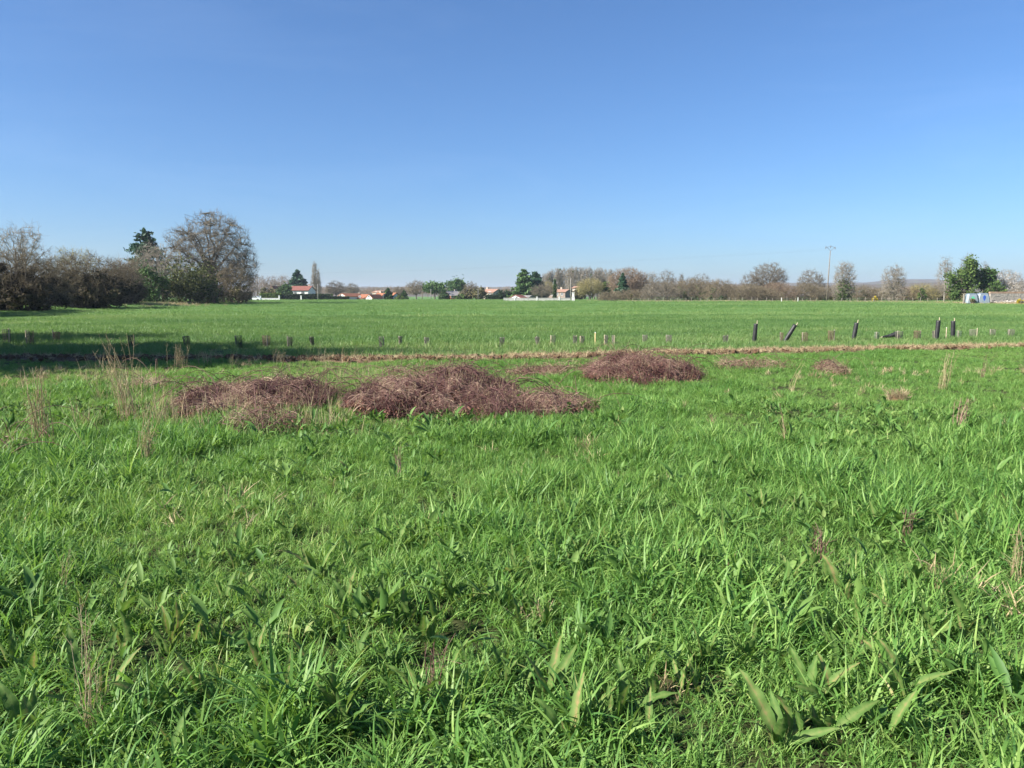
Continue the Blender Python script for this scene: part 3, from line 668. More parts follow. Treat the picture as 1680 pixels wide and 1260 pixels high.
leafy('shrub', 'dark green shrub in front of the white house roof', 466, 285, 468, 28, 'dome', 'ever', 151, 2800, .42, 40, .1, .12, None, 'bush')
leafy('shrub', 'low green shrub above the dark hedge end', 541, 282, 482, 14, 'dome', 'ever', 152, 700, .42, 20, .1, .1, None, 'bush')

# ------------------------------------------------------------------ houses
def roof_slab(p00, p10, p11, p01, th=.22):
    p = [Vector(q) for q in (p00, p10, p11, p01)]
    nn = (p[1] - p[0]).cross(p[3] - p[0]).normalized()
    if nn.z < 0: nn = -nn
    q = [v + nn * th for v in p]
    return MB().add(p + q, [(3, 2, 1, 0), (4, 5, 6, 7), (0, 1, 5, 4), (1, 2, 6, 5), (2, 3, 7, 6), (3, 0, 4, 7)])
def house(label, px0, px1, d, eave, ridge, depth, wall, roof, along='x', windows=(), doors=(), chim=None, rz=-.42, name='house', ov=.28, lw=None):
    cx = (px0 + px1) / 2
    p = P3(cx, d); Wd = lw or PX(px1 - px0, d); he = ZT(eave, d) - p.z; hr = ZT(ridge, d) - p.z
    t = thing(name, label, 'house', p, None, rz)
    w = Wd / 2; D = depth / 2
    if along == 'x':      # ridge runs left to right, eave side faces the camera
        gab = [(-w, -D, -.5), (w, -D, -.5), (w, D, -.5), (-w, D, -.5), (-w, -D, he), (w, -D, he), (w, D, he), (-w, D, he), (-w, 0, hr - .05), (w, 0, hr - .05)]
        fs = [(0, 1, 5, 4), (1, 2, 6, 9, 5), (2, 3, 7, 6), (3, 0, 4, 8, 7), (4, 5, 9, 8), (6, 7, 8, 9)]
        slabs = []
        sl = (hr - he) / D
        for s in (-1, 1):
            slabs.append(roof_slab((-w - ov, s * (D + ov), he - sl * ov + .02), (w + ov, s * (D + ov), he - sl * ov + .02), (w + ov, s * .02, hr), (-w - ov, s * .02, hr)))
    else:                 # gable faces the camera
        gab = [(-w, -D, -.5), (w, -D, -.5), (w, D, -.5), (-w, D, -.5), (-w, -D, he), (w, -D, he), (w, D, he), (-w, D, he), (0, -D, hr - .05), (0, D, hr - .05)]
        fs = [(0, 1, 5, 8, 4), (1, 2, 6, 5), (2, 3, 7, 9, 6), (3, 0, 4, 7), (4, 8, 9, 7), (5, 6, 9, 8)]
        slabs = []
        sl = (hr - he) / w
        for s in (-1, 1):
            slabs.append(roof_slab((s * (w + ov), -D - ov * .5, he - sl * ov + .02), (s * (w + ov), D + ov * .5, he - sl * ov + .02), (s * .02, D + ov * .5, hr), (s * .02, -D - ov * .5, hr)))
    obj('wall', MB().add([Vector(v) for v in gab], fs).mesh('wall'), M[wall], t)
    mb = MB()
    for s in slabs: mb.add(s.V, s.Fc)
    ro = obj('roof', mb.mesh('roof'), M[roof], t)
    if chim is not None:
        x, hh = chim
        obj('chimney', MB().box((x, .3, hr + hh / 2 - .3), (.7, .6, hh + .6)).box((x, .3, hr + hh + .06), (.85, .75, .12)).mesh('chimney'), M['render_cream'], ro)
    for x, z, ww, hh in windows:
        wf = MB()
        for sx_ in (-1, 1): wf.box((x + sx_ * ww / 2, -D - .02, z), (.10, .14, hh + .1))
        for sz in (-1, 1): wf.box((x, -D - .021, z + sz * hh / 2), (ww - .1, .14, .10))
        wf.box((x, -D - .018, z), (.07, .12, hh - .1))
        wo = obj('window', wf.mesh('window'), M['wframe'], t)
        obj('pane', MB().box((x, -D - .005, z), (ww - .1, .05, hh - .1)).mesh('pane'), M['glass'], wo)
    for x, ww, hh in doors:
        do = obj('door', MB().box((x, -D - .03, hh / 2), (ww, .1, hh)).mesh('door'), M['post'], t)
        obj('handle', MB().box((x + ww * .38, -D - .10, hh * .48), (.14, .05, .04)).mesh('handle'), M['steel'], do)
    return t
house('long white house with dark red roof behind dark hedge', 481, 512, 300, 477, 470, 9, 'render_white', 'tile_red', 'x', [(-2.6, 2.5, .9, 1.3), (-1.3, 2.5, .9, 1.3), (1.6, 2.5, 1.1, 1.4)], [(3.2, .9, 2.1)], (2.6, .8), rz=-.06)
house('small white gable peeping between two shrubs', 450.5, 456.5, 296, 475, 470, 5, 'render_white', 'tile_red', 'y', [(0, 2.2, .5, .6)])
house('white gable house with orange roof at the end of hedge', 567, 583, 300, 486.5, 482, 11, 'render_white', 'tile_orange', 'y', [(-.6, 1.6, .8, .9)])
house('low orange roofed house between two white gables', 584, 609, 305, 489.5, 483.5, 9, 'render_cream', 'tile_orange', 'x', [(-1.2, 1.0, .9, .9), (1.4, 1.0, .9, .9)], (), (-2.2, .7))
house('small bright white gable beside orange roof', 608, 620, 290, 489, 483.5, 7, 'render_white', 'tile_orange', 'y', [(0, 1.2, .7, .8)])
house('orange roofed house with white wall left of narrow conifer', 619, 633, 300, 488.5, 481.5, 8, 'render_white', 'tile_orange', 'x', [(-.9, 1.3, .9, .9), (.9, 1.3, .9, .9)], (), (-.6, .9))
house('orange roofed house hidden behind the narrow conifer', 637, 651, 306, 488.5, 481, 8, 'render_white', 'tile_orange', 'x', [(1.0, 1.3, .9, .9)], (), None)
house('small pale roofed house high behind the orange roofs', 617, 632, 345, 480, 477.5, 7, 'render_cream', 'tile_pink', 'x', [(0, 2.8, .9, .8)])
house('slate roofed house with orange brick end wall', 731, 750, 300, 485.5, 478, 9, 'brick', 'slate', 'x', [(-1.6, 1.3, .9, 1), (1.4, 1.3, .9, 1)], (), (1.8, .6), rz=.5)
house('cream house with pale pink roof above dark shrubs', 797, 818, 300, 480.5, 475, 9, 'render_cream', 'tile_pink', 'x', [(-1.4, 2.6, 1.0, .9), (1.2, 2.6, 1.0, .9)], (), (-2.2, .9))
house('small white shed with reddish gable roof behind pale wall', 841, 860, 250, 489, 484.5, 5, 'render_white', 'tile_red', 'y', [(.5, 1.0, .7, .6)], name='shed')
house('low grey roofed shed beside the reddish gable shed', 860, 872, 254, 488, 485.5, 4, 'wall_pale', 'slate', 'x', [(0, 1.0, .7, .6)], name='shed')
house('pinkish stone house behind the thin cypress', 904, 934, 290, 479.5, 475.5, 8, 'render_pink', 'tile_pink', 'x', [(-1.8, 2.2, .8, 1.0), (.3, 2.2, .8, 1.0), (2.2, 2.2, .8, 1.0)], [(1.2, .9, 2.1)], (.4, .9))
house('narrow house with pink roof peeping over the willow', 943, 953, 300, 473, 470.3, 6, 'render_cream', 'tile_pink', 'x', [(0, 3.4, .8, .9)])

# pale garden wall with posts, low white wall, gate pillars
def wall(name, label, px0, px1, d, top, mat, th=.22, cap=True, nump=0):
    a = P3(px0, d); b_ = P3(px1, d); c = (a + b_) / 2; H = ZT(top, d) - c.z; L = (b_ - a).length
    t = thing(name, label, 'wall', c)
    k = max(2, int(L / 2.2)); pl = L / k
    me = MB().box((0, 0, H / 2 - .1), (pl - .03, th, H + .2)).mesh('panel')
    for i in range(k): obj('panel', me, M[mat], t, ((i + .5) * pl - L / 2, 0, 0))
    me = MB().box((0, 0, H + .06), (pl - .012, th + .1, .10)).mesh('coping')
    if cap:
        for i in range(k): obj('coping', me, M[mat], t, ((i + .5) * pl - L / 2, 0, 0))
    for i in range(nump):
        x = (i + .5) * L / nump - L / 2
        obj('pillar', MB().box((0, 0, H / 2 + .12), (.34, th + .16, H + .45)).box((0, 0, H + .40), (.42, th + .24, .10)).mesh('pillar'), M['render_white'], t, (x, 0, 0))
    return t
wall('garden_wall', 'long pale concrete wall along the far field edge', 826, 936, 205, 489.4, 'wall_pale', nump=3)
wall('garden_wall', 'short taller white wall at the right end of pale wall', 938, 943, 204, 487.6, 'render_white')
wall('garden_wall', 'low white wall at the foot of the bright clipped hedge', 424, 459, 250, 489.6, 'render_white')
def pillar(label, px, d, top, w=.5, name='gate_pillar'):
    p = P3(px, d); H = ZT(top, d) - p.z
    t = thing(name, label, 'pillar', p)
    obj('shaft', MB().box((0, 0, H / 2 - .1), (w, w, H + .2)).mesh('shaft'), M['render_white'], t)
    obj('cap', MB().box((0, 0, H + .06), (w + .16, w + .16, .12)).mesh('cap'), M['render_white'], t)
pillar('white pillar standing in the gap of long dark hedge', 494, 266, 485.5, .42)
pillar('white pillar at the left end of bright clipped hedge', 427.5, 264, 486, .36)
pillar('white pillar between the bright and dark hedges', 458, 264, 485.5, .40)
pillar('tall white gate pillar beside the concrete pole', 940.5, 212, 480.5, .55)

# car
def car(label, px, d, rz):
    p = P3(px, d); t = thing('parked_car', label, 'car', p, None, rz)
    prof = [(-2.0, .35), (-2.05, .75), (-1.9, .95), (-1.2, 1.0), (-.55, 1.42), (.9, 1.46), (1.65, 1.05), (2.0, .9), (2.05, .4)]
    n_ = len(prof); vs = [Vector((x, -.82, z)) for x, z in prof] + [Vector((x, .82, z)) for x, z in prof]
    fs = [tuple(range(n_)), tuple(range(2 * n_ - 1, n_ - 1, -1))] + [(i, i + n_, (i + 1) % n_ + n_, (i + 1) % n_) for i in range(n_)]
    body = obj('body', MB().add(vs, fs).mesh('body'), M['car'], t)
    for s in (-1, 1):
        obj('window', MB().add([(-1.0, s * .835, 1.02), (1.3, s * .835, 1.04), (.82, s * .835, 1.36), (-.5, s * .835, 1.34)], [(0, 1, 2, 3)]).mesh('window'), M['glass'], t)
        for x in (-1.3, 1.3): obj('wheel', MB().tube([(x, s * .70, .32), (x, s * .88, .32)], .32, 14).mesh('wheel'), M['rubber'], t)
car('white car parked just right of the big oak', 416, 222, .1)

# poles
def pole(label, px, d, top, r0=.13, mat='polew', lean=0.0, px_base=None, cross=False):
    p = P3(px_base or px, d); H = ZT(top, d) - p.z; dx = XT(px, d, H) - p.x
    t = thing('utility_pole', label, 'pole', p)
    obj('shaft', MB().tube([(0, 0, -.3), (dx * .5, 0, H * .5), (dx, 0, H)], [r0, r0 * .85, r0 * .65], 10).mesh('shaft', True), M[mat], t)
    mb = MB().box((dx, 0, H - .3), (.9, .09, .09))
    for k in (-.38, 0, .38): mb.tube([(dx + k, 0, H - .26), (dx + k, 0, H - .08)], .045, 6)
    obj('crossarm', mb.mesh('crossarm'), M['steel'], t)
    return t
pole('brown wooden pole right of the big oak', 422, 240, 452)
pole('slim pale pole standing before the tall poplar', 521.5, 262, 466, .16, 'concrete')
pole('thin pole left of the first umbrella pine', 692.5, 290, 477, .12)
pole('thin pale pole in front of the first umbrella pine', 707, 288, 474.5, .14, 'concrete')
pole('thin pole beside the tallest olive cypress', 784.5, 280, 473.5, .13, 'concrete')
pole('short thin pole beside the narrow dark conifer', 629, 288, 476.5, .10)
pole('thick concrete pole at the right end of pale wall', 936.5, 238, 456, .17, 'concrete')
# tall power pole with arched steel head
d = 188; p = P3(1356.5, d); Hh = ZT(411.5, d) - p.z; dx = XT(1362.3, d, Hh) - p.x
t = thing('power_pole', 'tall leaning power pole with a diamond shaped steel head', 'pole', p)
obj('shaft', MB().tube([(0, 0, -.4), (dx * .5, 0, Hh * .5), (dx, 0, Hh)], [.14, .115, .08], 10).mesh('shaft', True), M['polew'], t)
u_ = PX(1, d)
hd = MB()
top_ = (dx, 0, Hh + 8.0 * u_); L_ = (dx - 5.6 * u_, 0, Hh + 5.6 * u_); R_ = (dx + 6.6 * u_, 0, Hh + 5.0 * u_)
for a, b_ in ((L_, (dx, 0, Hh)), (R_, (dx, 0, Hh)), (L_, top_), (R_, top_)): hd.tube([a, b_], .042, 6)
obj('steel_head', hd.mesh('steel_head'), M['steel'], t)
for q, s in ((L_, -2.0 * u_), (R_, .9 * u_), (top_, 0)):
    e = (q[0] + s, 0, q[2] + (.2 if s else 0))
    ins = MB()
    if s: ins.tube([q, e], .06, 6)
    ins.tube([e, (e[0], 0, e[2] - 1.6 * u_), (e[0], 0, e[2] - 4.0 * u_)], [.05, .085, .07], 6)
    obj('insulator', ins.mesh('insulator'), M['steel'], t)
# three wires hang from its insulators and run away to the left
wr = MB()
for q, s in ((L_, -2.0 * u_), (R_, .9 * u_), (top_, 0)):
    a = p + Vector((q[0] + s, 0, q[2] - 3.8 * u_)); b_ = Vector((-150, 420, 13.5)) + Vector((q[0], 0, 0))
    pts = []
    for i in range(25):
        f = i / 24; c = a.lerp(b_, f); c.z -= 4 * f * (1 - f) * 1.6; pts.append(c)
    wr.tube(pts, .004, 4)
tag(obj('power_line', wr.mesh('power_line'), M['steel']), 'faint wires running left from the tall power pole', 'wire')

# ------------------------------------------------------------------ recycling containers, stone wall, far fence
def container(label, px, d, top, w, emblem, rz=0.0):
    p = P3(px, d); H = ZT(top, d) - p.z; Wd = PX(w, d)
    t = thing('recycling_container', label, 'container', p, 'recycling containers by the stone wall', rz)
    def ring(wx, wy, z, c=.25):
        x, y = wx / 2, wy / 2
        return [(-x + c, -y, z), (x - c, -y, z), (x, -y + c, z), (x, y - c, z), (x - c, y, z), (-x + c, y, z), (-x, y - c, z), (-x, -y + c, z)]
    prof = [(Wd, 1.7, .10), (Wd * .99, 1.68, .5), (Wd * .88, 1.5, H * .7), (Wd * .78, 1.32, H * .9)]
    vs = []; fs = []
    for a in prof: vs += ring(*a)
    for i in range(len(prof) - 1):
        for k in range(8): fs.append((i * 8 + k, i * 8 + (k + 1) % 8, (i + 1) * 8 + (k + 1) % 8, (i + 1) * 8 + k))
    fs += [tuple(range(8))[::-1], tuple(24 + k for k in range(8))]
    obj('body', MB().add(vs, fs).mesh('body'), M['bin'], t)
    lid = [(Wd * .80, 1.36, H * .9 + .003), (Wd * .76, 1.28, H * .96), (Wd * .5, .9, H)]
    vs = []; fs = []
    for a in lid: vs += ring(*a)
    for i in range(2):
        for k in range(8): fs.append((i * 8 + k, i * 8 + (k + 1) % 8, (i + 1) * 8 + (k + 1) % 8, (i + 1) * 8 + k))
    fs += [tuple(range(8))[::-1], tuple(16 + k for k in range(8))]
    obj('lid', MB().add(vs, fs).mesh('lid'), M['bin_lid'], t)
    for s in (-1, 1): obj('foot', MB().box((s * Wd * .36, 0, .04), (.18, 1.3, .14)).mesh('foot'), M['steel'], t)
    # printed emblem on the sloping front
    sl = (1.68 - 1.5) / 2 / (H * .7 - .5); yf = lambda z: -.84 + (z - .5) * sl - .012
    E = MB()
    if emblem == 'cross':
        zc = H * .52; s = H * .20
        shape = [(-.3, 1), (.3, 1), (.3, .35), (1, .3), (1, -.3), (.3, -.3), (.25, -1), (-.35, -1), (-.3, -.25), (-1, -.1), (-.9, .45), (-.3, .35)]
        mm = 'em_green'
    else:
        zc = H * .55; s = H * .26
        shape = [(.15, 1), (.45, .75), (.55, .2), (.42, -.35), (.15, -1), (-.12, -1), (-.38, -.35), (-.45, .2), (-.3, .75), (-.05, 1)]
        mm = 'em_blue'
    vs = [(x * s, yf(zc + z * s), zc + z * s) for x, z in shape] + [(x * s, yf(zc + z * s) + .01, zc + z * s) for x, z in shape]
    k = len(shape)
    E.add(vs, [tuple(range(k))[::-1], tuple(range(k, 2 * k))] + [(i, (i + 1) % k, (i + 1) % k + k, i + k) for i in range(k)])
    obj('emblem', E.mesh('emblem'), M[mm], t)
container('pale recycling container with a green emblem', 1593.5, 150, 481.5, 19, 'cross', -.12)
container('pale blue recycling container with a dark blue emblem', 1612, 150, 481, 20, 'drop', -.12)
p = P3(1581.5, 150); t = thing('timber_post', 'grey timber post left of the recycling containers', 'post', p)
obj('shaft', MB().box((0, 0, .85), (.22, .22, 2.0)).box((0, 0, 1.87), (.26, .26, .04)).mesh('shaft'), M['post'], t)
# rough limestone wall
a = P3(1623, 153); b_ = P3(1760, 153); c = (a + b_) / 2; H = ZT(478.5, 153) - c.z; L = (b_ - a).length
t = thing('stone_wall', 'rough pale stone wall with a brown top at the right edge', 'wall', c)
obj('coping', MB().box((0, 0, H - .17), (L, .62, .34)).mesh('coping'), M['stone_brown'], t)
obj('core', MB().box((0, 0, (H - .34) / 2 - .1), (L - .1, .44, H - .14)).mesh('core'), M['stone_brown'], t)
r = np.random.default_rng(44)
count = 0; big = MB()
stone_me = []
for k in range(10):
    mb = MB().box((0, 0, 0), (1, 1, 1)); 
    mb.V = [tuple(np.array(v) * (1 + .25 * (r.random() - .5)) + (r.random(3) - .5) * .16) for v in mb.V]
    stone_me.append(mb.mesh('stone'))
z = .0
while z < H - .42:
    hh = r.uniform(.16, .30); x = -L / 2
    while x < L / 2:
        ww = r.uniform(.22, .6)
        if x + ww > L / 2: break
        if count < 290 and x < 4:
            o = obj('stone', stone_me[r.integers(0, 10)], M['stone'], t, (x + ww / 2, -.25 - r.uniform(0, .08), z + hh / 2)); o.scale = (ww * .97, .3, hh * .96); count += 1
        else: big.box((x + ww / 2, -.25 - r.uniform(0, .08), z + hh / 2), (ww * .95, .28, hh * .95))
        x += ww
    z += hh
o = obj('stones', big.mesh('stones'), M['stone'], t); o['kind'] = 'stuff'
# heap of rubble at the wall's foot
r = np.random.default_rng(45); big = MB()
for k in range(260):
    x = r.normal(-1.5, 3.0); y = -.6 - abs(r.normal(0, .6)); s = r.uniform(.12, .42)
    zz = max(0, .5 - abs(y + .6) * .5) * r.random()
    big.box((x, y, zz + s * .2), (s, s * r.uniform(.6, 1), s * .7), M=Euler((r.random() * 3, r.random() * 3, r.random() * 3)).to_matrix())
tag(obj('stone_rubble', big.mesh('stone_rubble'), M['stone'], None, tuple(c)), 'pale rubble stones heaped along the foot of stone wall', 'rubble', kind='stuff')

# wire fence along the far edge
def fence_line(px0, px1, d, step, top, label, kk):
    n_ = int((px1 - px0) / step); t = thing('wire_fence', label, 'fence', P3(px0, d)); o0 = t.location.copy()
    me = MB().tube([(0, 0, -.2), (.01, 0, 1.0)], .055, 6).mesh('post'); tops = []
    for i in range(n_):
        q = P3(px0 + i * step + R.uniform(-2, 2), d + R.uniform(-.5, .5)) - o0
        o = obj('post', me, M['post'], t, q); o.scale = (1, 1, R.uniform(.85, 1.2)); o.rotation_euler = (R.uniform(-.06, .06), R.uniform(-.06, .06), 0)
        tops.append(q)
    for zz in (.45, .85):
        obj('wire', MB().tube([q + Vector((0, -.06, zz)) for q in tops], .006, 4).mesh('wire'), M['wire'], t)
fence_line(1040, 1352, 186, 12, 492, 'row of small weathered fence posts under the right hedgerow', 0)
fence_line(1368, 1580, 176, 13, 492, 'row of fence posts between power pole and recycling containers', 1)
def marker(label, px, d, top, r0=.06):
    p = P3(px, d); H = ZT(top, d) - p.z; t = thing('marker_post', label, 'post', p)
    obj('shaft', MB().tube([(0, 0, -.2), (0, 0, H * .85)], r0, 8).mesh('shaft'), M['render_white'], t)
    obj('tip', MB().tube([(0, 0, H * .85), (0, 0, H * .97), (0, 0, H)], [r0 * 1.15, r0 * 1.15, r0 * .6], 8).mesh('tip'), M['render_white'], t)
marker('thin white marker post below the rounded oak', 1282.5, 180, 488.5)
marker('brighter white marker post left of power pole', 1309.5, 176, 488, .08)
marker('lone pale marker stake standing in the open field', 737.5, 115, 506, .03)

# ------------------------------------------------------------------ row of young trees in guards
def sleeve_mesh(h, rad, flare, seed):
    """square-ish net sleeve: strands and hoops, open top"""
    r = np.random.default_rng(seed); mb = MB(); ns = 16; nr = 9
    def pt(k, z):
        an = 2 * math.pi * k / ns; rr = rad * (1 + flare * z / h)
        sq = 1 / max(abs(math.cos(an)), abs(math.sin(an))); rr *= .75 + .25 * sq
        return Vector((rr * math.cos(an), rr * math.sin(an), z))
    for k in range(ns):
        mb.tube([pt(k, -.02), pt(k, h * .5), pt(k, h + r.uniform(-.01, .01))], .0046, 3, False)
    for j in range(nr + 1):
        z = h * j / nr
        mb.tube([pt(k, z) for k in range(ns + 1)], .0038 if j < nr else .008, 3, False)
    return mb.mesh('sleeve')
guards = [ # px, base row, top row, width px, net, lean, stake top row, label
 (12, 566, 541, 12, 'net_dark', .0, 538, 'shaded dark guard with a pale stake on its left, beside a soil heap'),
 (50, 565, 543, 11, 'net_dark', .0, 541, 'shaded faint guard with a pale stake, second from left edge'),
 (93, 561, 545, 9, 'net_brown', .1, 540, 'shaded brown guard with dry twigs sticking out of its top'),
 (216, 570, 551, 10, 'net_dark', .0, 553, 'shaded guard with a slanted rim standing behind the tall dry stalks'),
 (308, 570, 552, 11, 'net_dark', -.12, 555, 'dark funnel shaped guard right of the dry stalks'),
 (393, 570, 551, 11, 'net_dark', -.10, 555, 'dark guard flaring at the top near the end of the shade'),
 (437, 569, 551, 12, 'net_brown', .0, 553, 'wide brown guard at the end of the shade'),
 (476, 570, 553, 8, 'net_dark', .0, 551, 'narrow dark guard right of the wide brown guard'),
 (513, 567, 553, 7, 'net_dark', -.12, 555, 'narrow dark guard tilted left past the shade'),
 (626, 571, 553, 8, 'net', .0, 552, 'grey guard above the gap between bramble heaps'),
 (657, 568, 552, 6, 'net', .0, 551, 'slim grey guard between two thin twin guards'),
 (700, 568, 554, 8, 'net', .0, 553, 'grey guard with a dark gap, left of the biggest heap'),
 (823, 570, 554, 8, 'net', .05, 553, 'grey guard standing above the right end of big heap'),
 (883, 569, 553, 7, 'net', -.15, 551, 'grey guard leaning left behind thin arching brambles'),
 (907, 567, 551, 9, 'net', .0, 551, 'pale see through guard with a stake at its left side'),
 (943, 567, 551, 6, 'net', .0, 550, 'narrow grey guard left of the yellow stake, first of a pair'),
 (955, 566, 552, 8, 'net', .0, 551, 'wider grey guard just left of the yellow stake'),
 (994, 566, 550, 6, 'net', .0, 550, 'narrow dark grey guard just right of the yellow stake'),
 (1006, 565, 551, 5, 'net', .0, 550, 'slim guard with a white stake right of the yellow stake'),
 (1058, 566, 550, 8, 'net', .0, 549, 'grey guard above the left half of right heap'),
 (1097, 566, 550, 9, 'net', .0, 549, 'grey guard above the right half of right heap'),
 (1190, 567, 551, 7, 'net', -.05, 549, 'grey guard left of the first black tube'),
 (1282, 561, 546, 5, 'net_brown', .0, 546, 'narrow guard with a bare sapling beside the leaning black tube'),
 (1320, 561, 546, 10, 'net_brown', .0, 545, 'brownish guard right of the leaning black tube'),
 (1363, 560, 543, 10, 'net_brown', .0, 540, 'brightest brown guard left of the middle black tube'),
 (1438, 558, 545, 7, 'net_green', .0, 544, 'pale green guard right of the middle black tube'),
 (1474, 558, 544, 11, 'net', .06, 542, 'wide guard just right of the fallen black tube'),
 (1504, 557, 543, 10, 'net_brown', .0, 542, 'wide brownish guard left of the paired black tubes'),
 (1533, 557, 543, 6, 'net', .0, 543, 'guard half hidden by the left one of the paired black tubes'),
 (1573, 556, 543, 7, 'net_green', .0, 544, 'greenish guard just right of the paired black tubes'),
 (1596, 556, 541, 11, 'net', .0, 538, 'wide guard with two pale stakes right of black tubes'),
 (1628, 555, 541, 9, 'net', .0, 540, 'grey guard second from the right edge of photo'),
 (1658, 555, 541, 10, 'net', .0, 540, 'grey brown guard nearest the right edge of photo')]
for k, (px, by, ty, wpx, net, lean, st, lab) in enumerate(guards):
    p = G(px, by); d = p.y; h = max(.25, ZT(ty, d) - p.z); w = PX(wpx, d)
    lab = lab + ('' if 'guard' in lab else ' guard')
    t = thing('tree_guard', lab, 'tree guard', p, 'net tree guards along the soil strip', R.uniform(-.4, .4))
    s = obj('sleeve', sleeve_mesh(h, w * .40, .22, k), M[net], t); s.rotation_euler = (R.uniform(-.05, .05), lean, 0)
    hs = max(h + .02, ZT(st, d) - p.z)
    side = -1 if k % 3 else 1
    obj('stake', MB().tube([(side * w * .40, -w * .3, -.1), (side * w * .42, -w * .3, hs)], [.017, .014], 6).mesh('stake'), M['stake' if 'stake' in lab else 'post'], t)
    mb = MB()
    for j in range(5):
        a = R.uniform(-.05, .05); b_ = R.uniform(-.12, .12); q = R.uniform(.5, 1.25)
        mb.tube([(a * .3, 0, 0), (a, b_ * .5, h * q * .5), (a + b_, b_, h * q)], [.008, .006, .003], 4)
    obj('sapling', mb.mesh('sapling'), M['bark'], t)
blacks = [(1237, 563, 531, .06, 'upright black tube guard, leftmost of the black tubes'), (1288, 560, 533, .52, 'black tube guard leaning far to the right'),
          (1400, 559, 529.5, .13, 'black tube guard tilted slightly right, middle of the five standing'), (1536.5, 557.5, 525.5, .05, 'left one of the two paired upright black tubes'), (1563, 554.5, 526.5, -.03, 'right one of the two paired upright black tubes')]
for px, by, ty, lean, lab in blacks:
    p = G(px, by); h = ZT(ty, p.y) - p.z; L_ = h / math.cos(lean); rad = PX(6.6, p.y) / 2
    t = thing('tube_guard', lab, 'tree guard', p, 'tall black tube guards'); t.rotation_euler = (0, lean, R.uniform(-.5, .5) if abs(lean) < .1 else 0)
    mb = MB(); n_ = 14; rings = 12; vs = []; fs = []
    for inner in (0, 1):
        for j in range(rings + 1):
            for k in range(n_):
                an = 2 * math.pi * k / n_; rr = rad * (1 + .03 * math.sin(j * 2.3) + .05 * math.sin(an * 2 + j * .4)) - inner * .006
                vs.append((rr * math.cos(an), rr * math.sin(an), -.05 + (L_ + .05) * j / rings))
    o2 = (rings + 1) * n_
    for j in range(rings):
        for k in range(n_):
            k2 = (k + 1) % n_
            fs.append((j * n_ + k, j * n_ + k2, (j + 1) * n_ + k2, (j + 1) * n_ + k)); fs.append((o2 + j * n_ + k2, o2 + j * n_ + k, o2 + (j + 1) * n_ + k, o2 + (j + 1) * n_ + k2))
    for k in range(n_):
        k2 = (k + 1) % n_; fs.append((rings * n_ + k, rings * n_ + k2, o2 + rings * n_ + k2, o2 + rings * n_ + k))
    obj('tube', mb.add(vs, fs).mesh('tube', True), M['black_tube'], t)
    obj('stake', MB().tube([(rad * .6, 0, -.1), (rad * .55, 0, L_ + .11)], [.016, .014], 6).mesh('stake'), M['stake'], t)
p = G(1463, 557); t = thing('tube_guard', 'fallen black sleeve lying crumpled in the grass', 'tree guard', p)
obj('tube', MB().tube([(-.34, 0, .10), (-.1, .02, .12), (.12, 0, .20), (.22, .02, .12), (.30, .03, .08)], [.03, .07, .10, .09, .06], 9).mesh('tube'), M['black_tube'], t)
obj('stake', MB().tube([(-.4, .02, .08), (.1, .05, .2)], .014, 6).mesh('stake'), M['stake'], t)
def stake(label, px, by, ty, mat, r0=.018, lean=0):
    p = G(px, by); h = ZT(ty, p.y) - p.z; t = thing('wooden_stake', label, 'stake', p); t.rotation_euler = (0, lean, 0)
    obj('shaft', MB().tube([(0, 0, -.1), (0, 0, h * .94)], r0, 6).mesh('shaft'), M[mat], t)
    obj('tip', MB().tube([(0, 0, h * .94), (0, 0, h)], [r0 * 1.02, r0 * .5], 6).mesh('tip'), M['render_white'], t)
stake('yellow wooden stake standing alone in the guard row', 976.5, 567, 545, 'stake_y', .022)
stake('thin pale stake between the two paired black tubes', 1552, 556, 537, 'stake', .015)

# ------------------------------------------------------------------ soil strip with clods and straw
strip_px = [(-330, 583), (-160, 587), (0, 590), (200, 591.5), (400, 591), (560, 592), (700, 592), (840, 590), (1000, 585), (1200, 580.5), (1400, 576), (1680, 570.5), (1900, 566), (2200, 561)]
cl = [G(a, b_) for a, b_ in strip_px]
cx = np.array([q.x for q in cl]); cyy = np.array([q.y for q in cl])
def strip_y(x): return np.interp(x, cx, cyy)
def strip_w(x): return .44 + .16 * (vnoise(np.asarray(x) * .9, 0 * np.asarray(x) + 3) - .5) * 2
xs = np.arange(cx[0], cx[-1], .16); wv = np.linspace(-1.25, 1.25, 13)
Vv = []
for w in wv:
    y = strip_y(xs) + w * strip_w(xs)
    hgt = height(xs, y) + .004 + .065 * np.maximum(0, 1 - (w / 1.05) ** 2) * (.35 + 1.3 * vnoise(xs * 3.1, y * 3.1)) - (.08 if abs(w) > 1.2 else 0)
    Vv.append(np.stack([xs, y, hgt], -1))
Vv = np.concatenate(Vv); nx = len(xs)
ii = (np.arange(len(wv) - 1)[:, None] * nx + np.arange(nx - 1)[None, :]).ravel()
o = obj('soil_strip', mesh_np('soil_strip', Vv, np.stack([ii, ii + 1, ii + nx + 1, ii + nx], -1)), M['soil']); tag(o, 'narrow strip of tilled brown soil crossing the meadow', kind='structure')

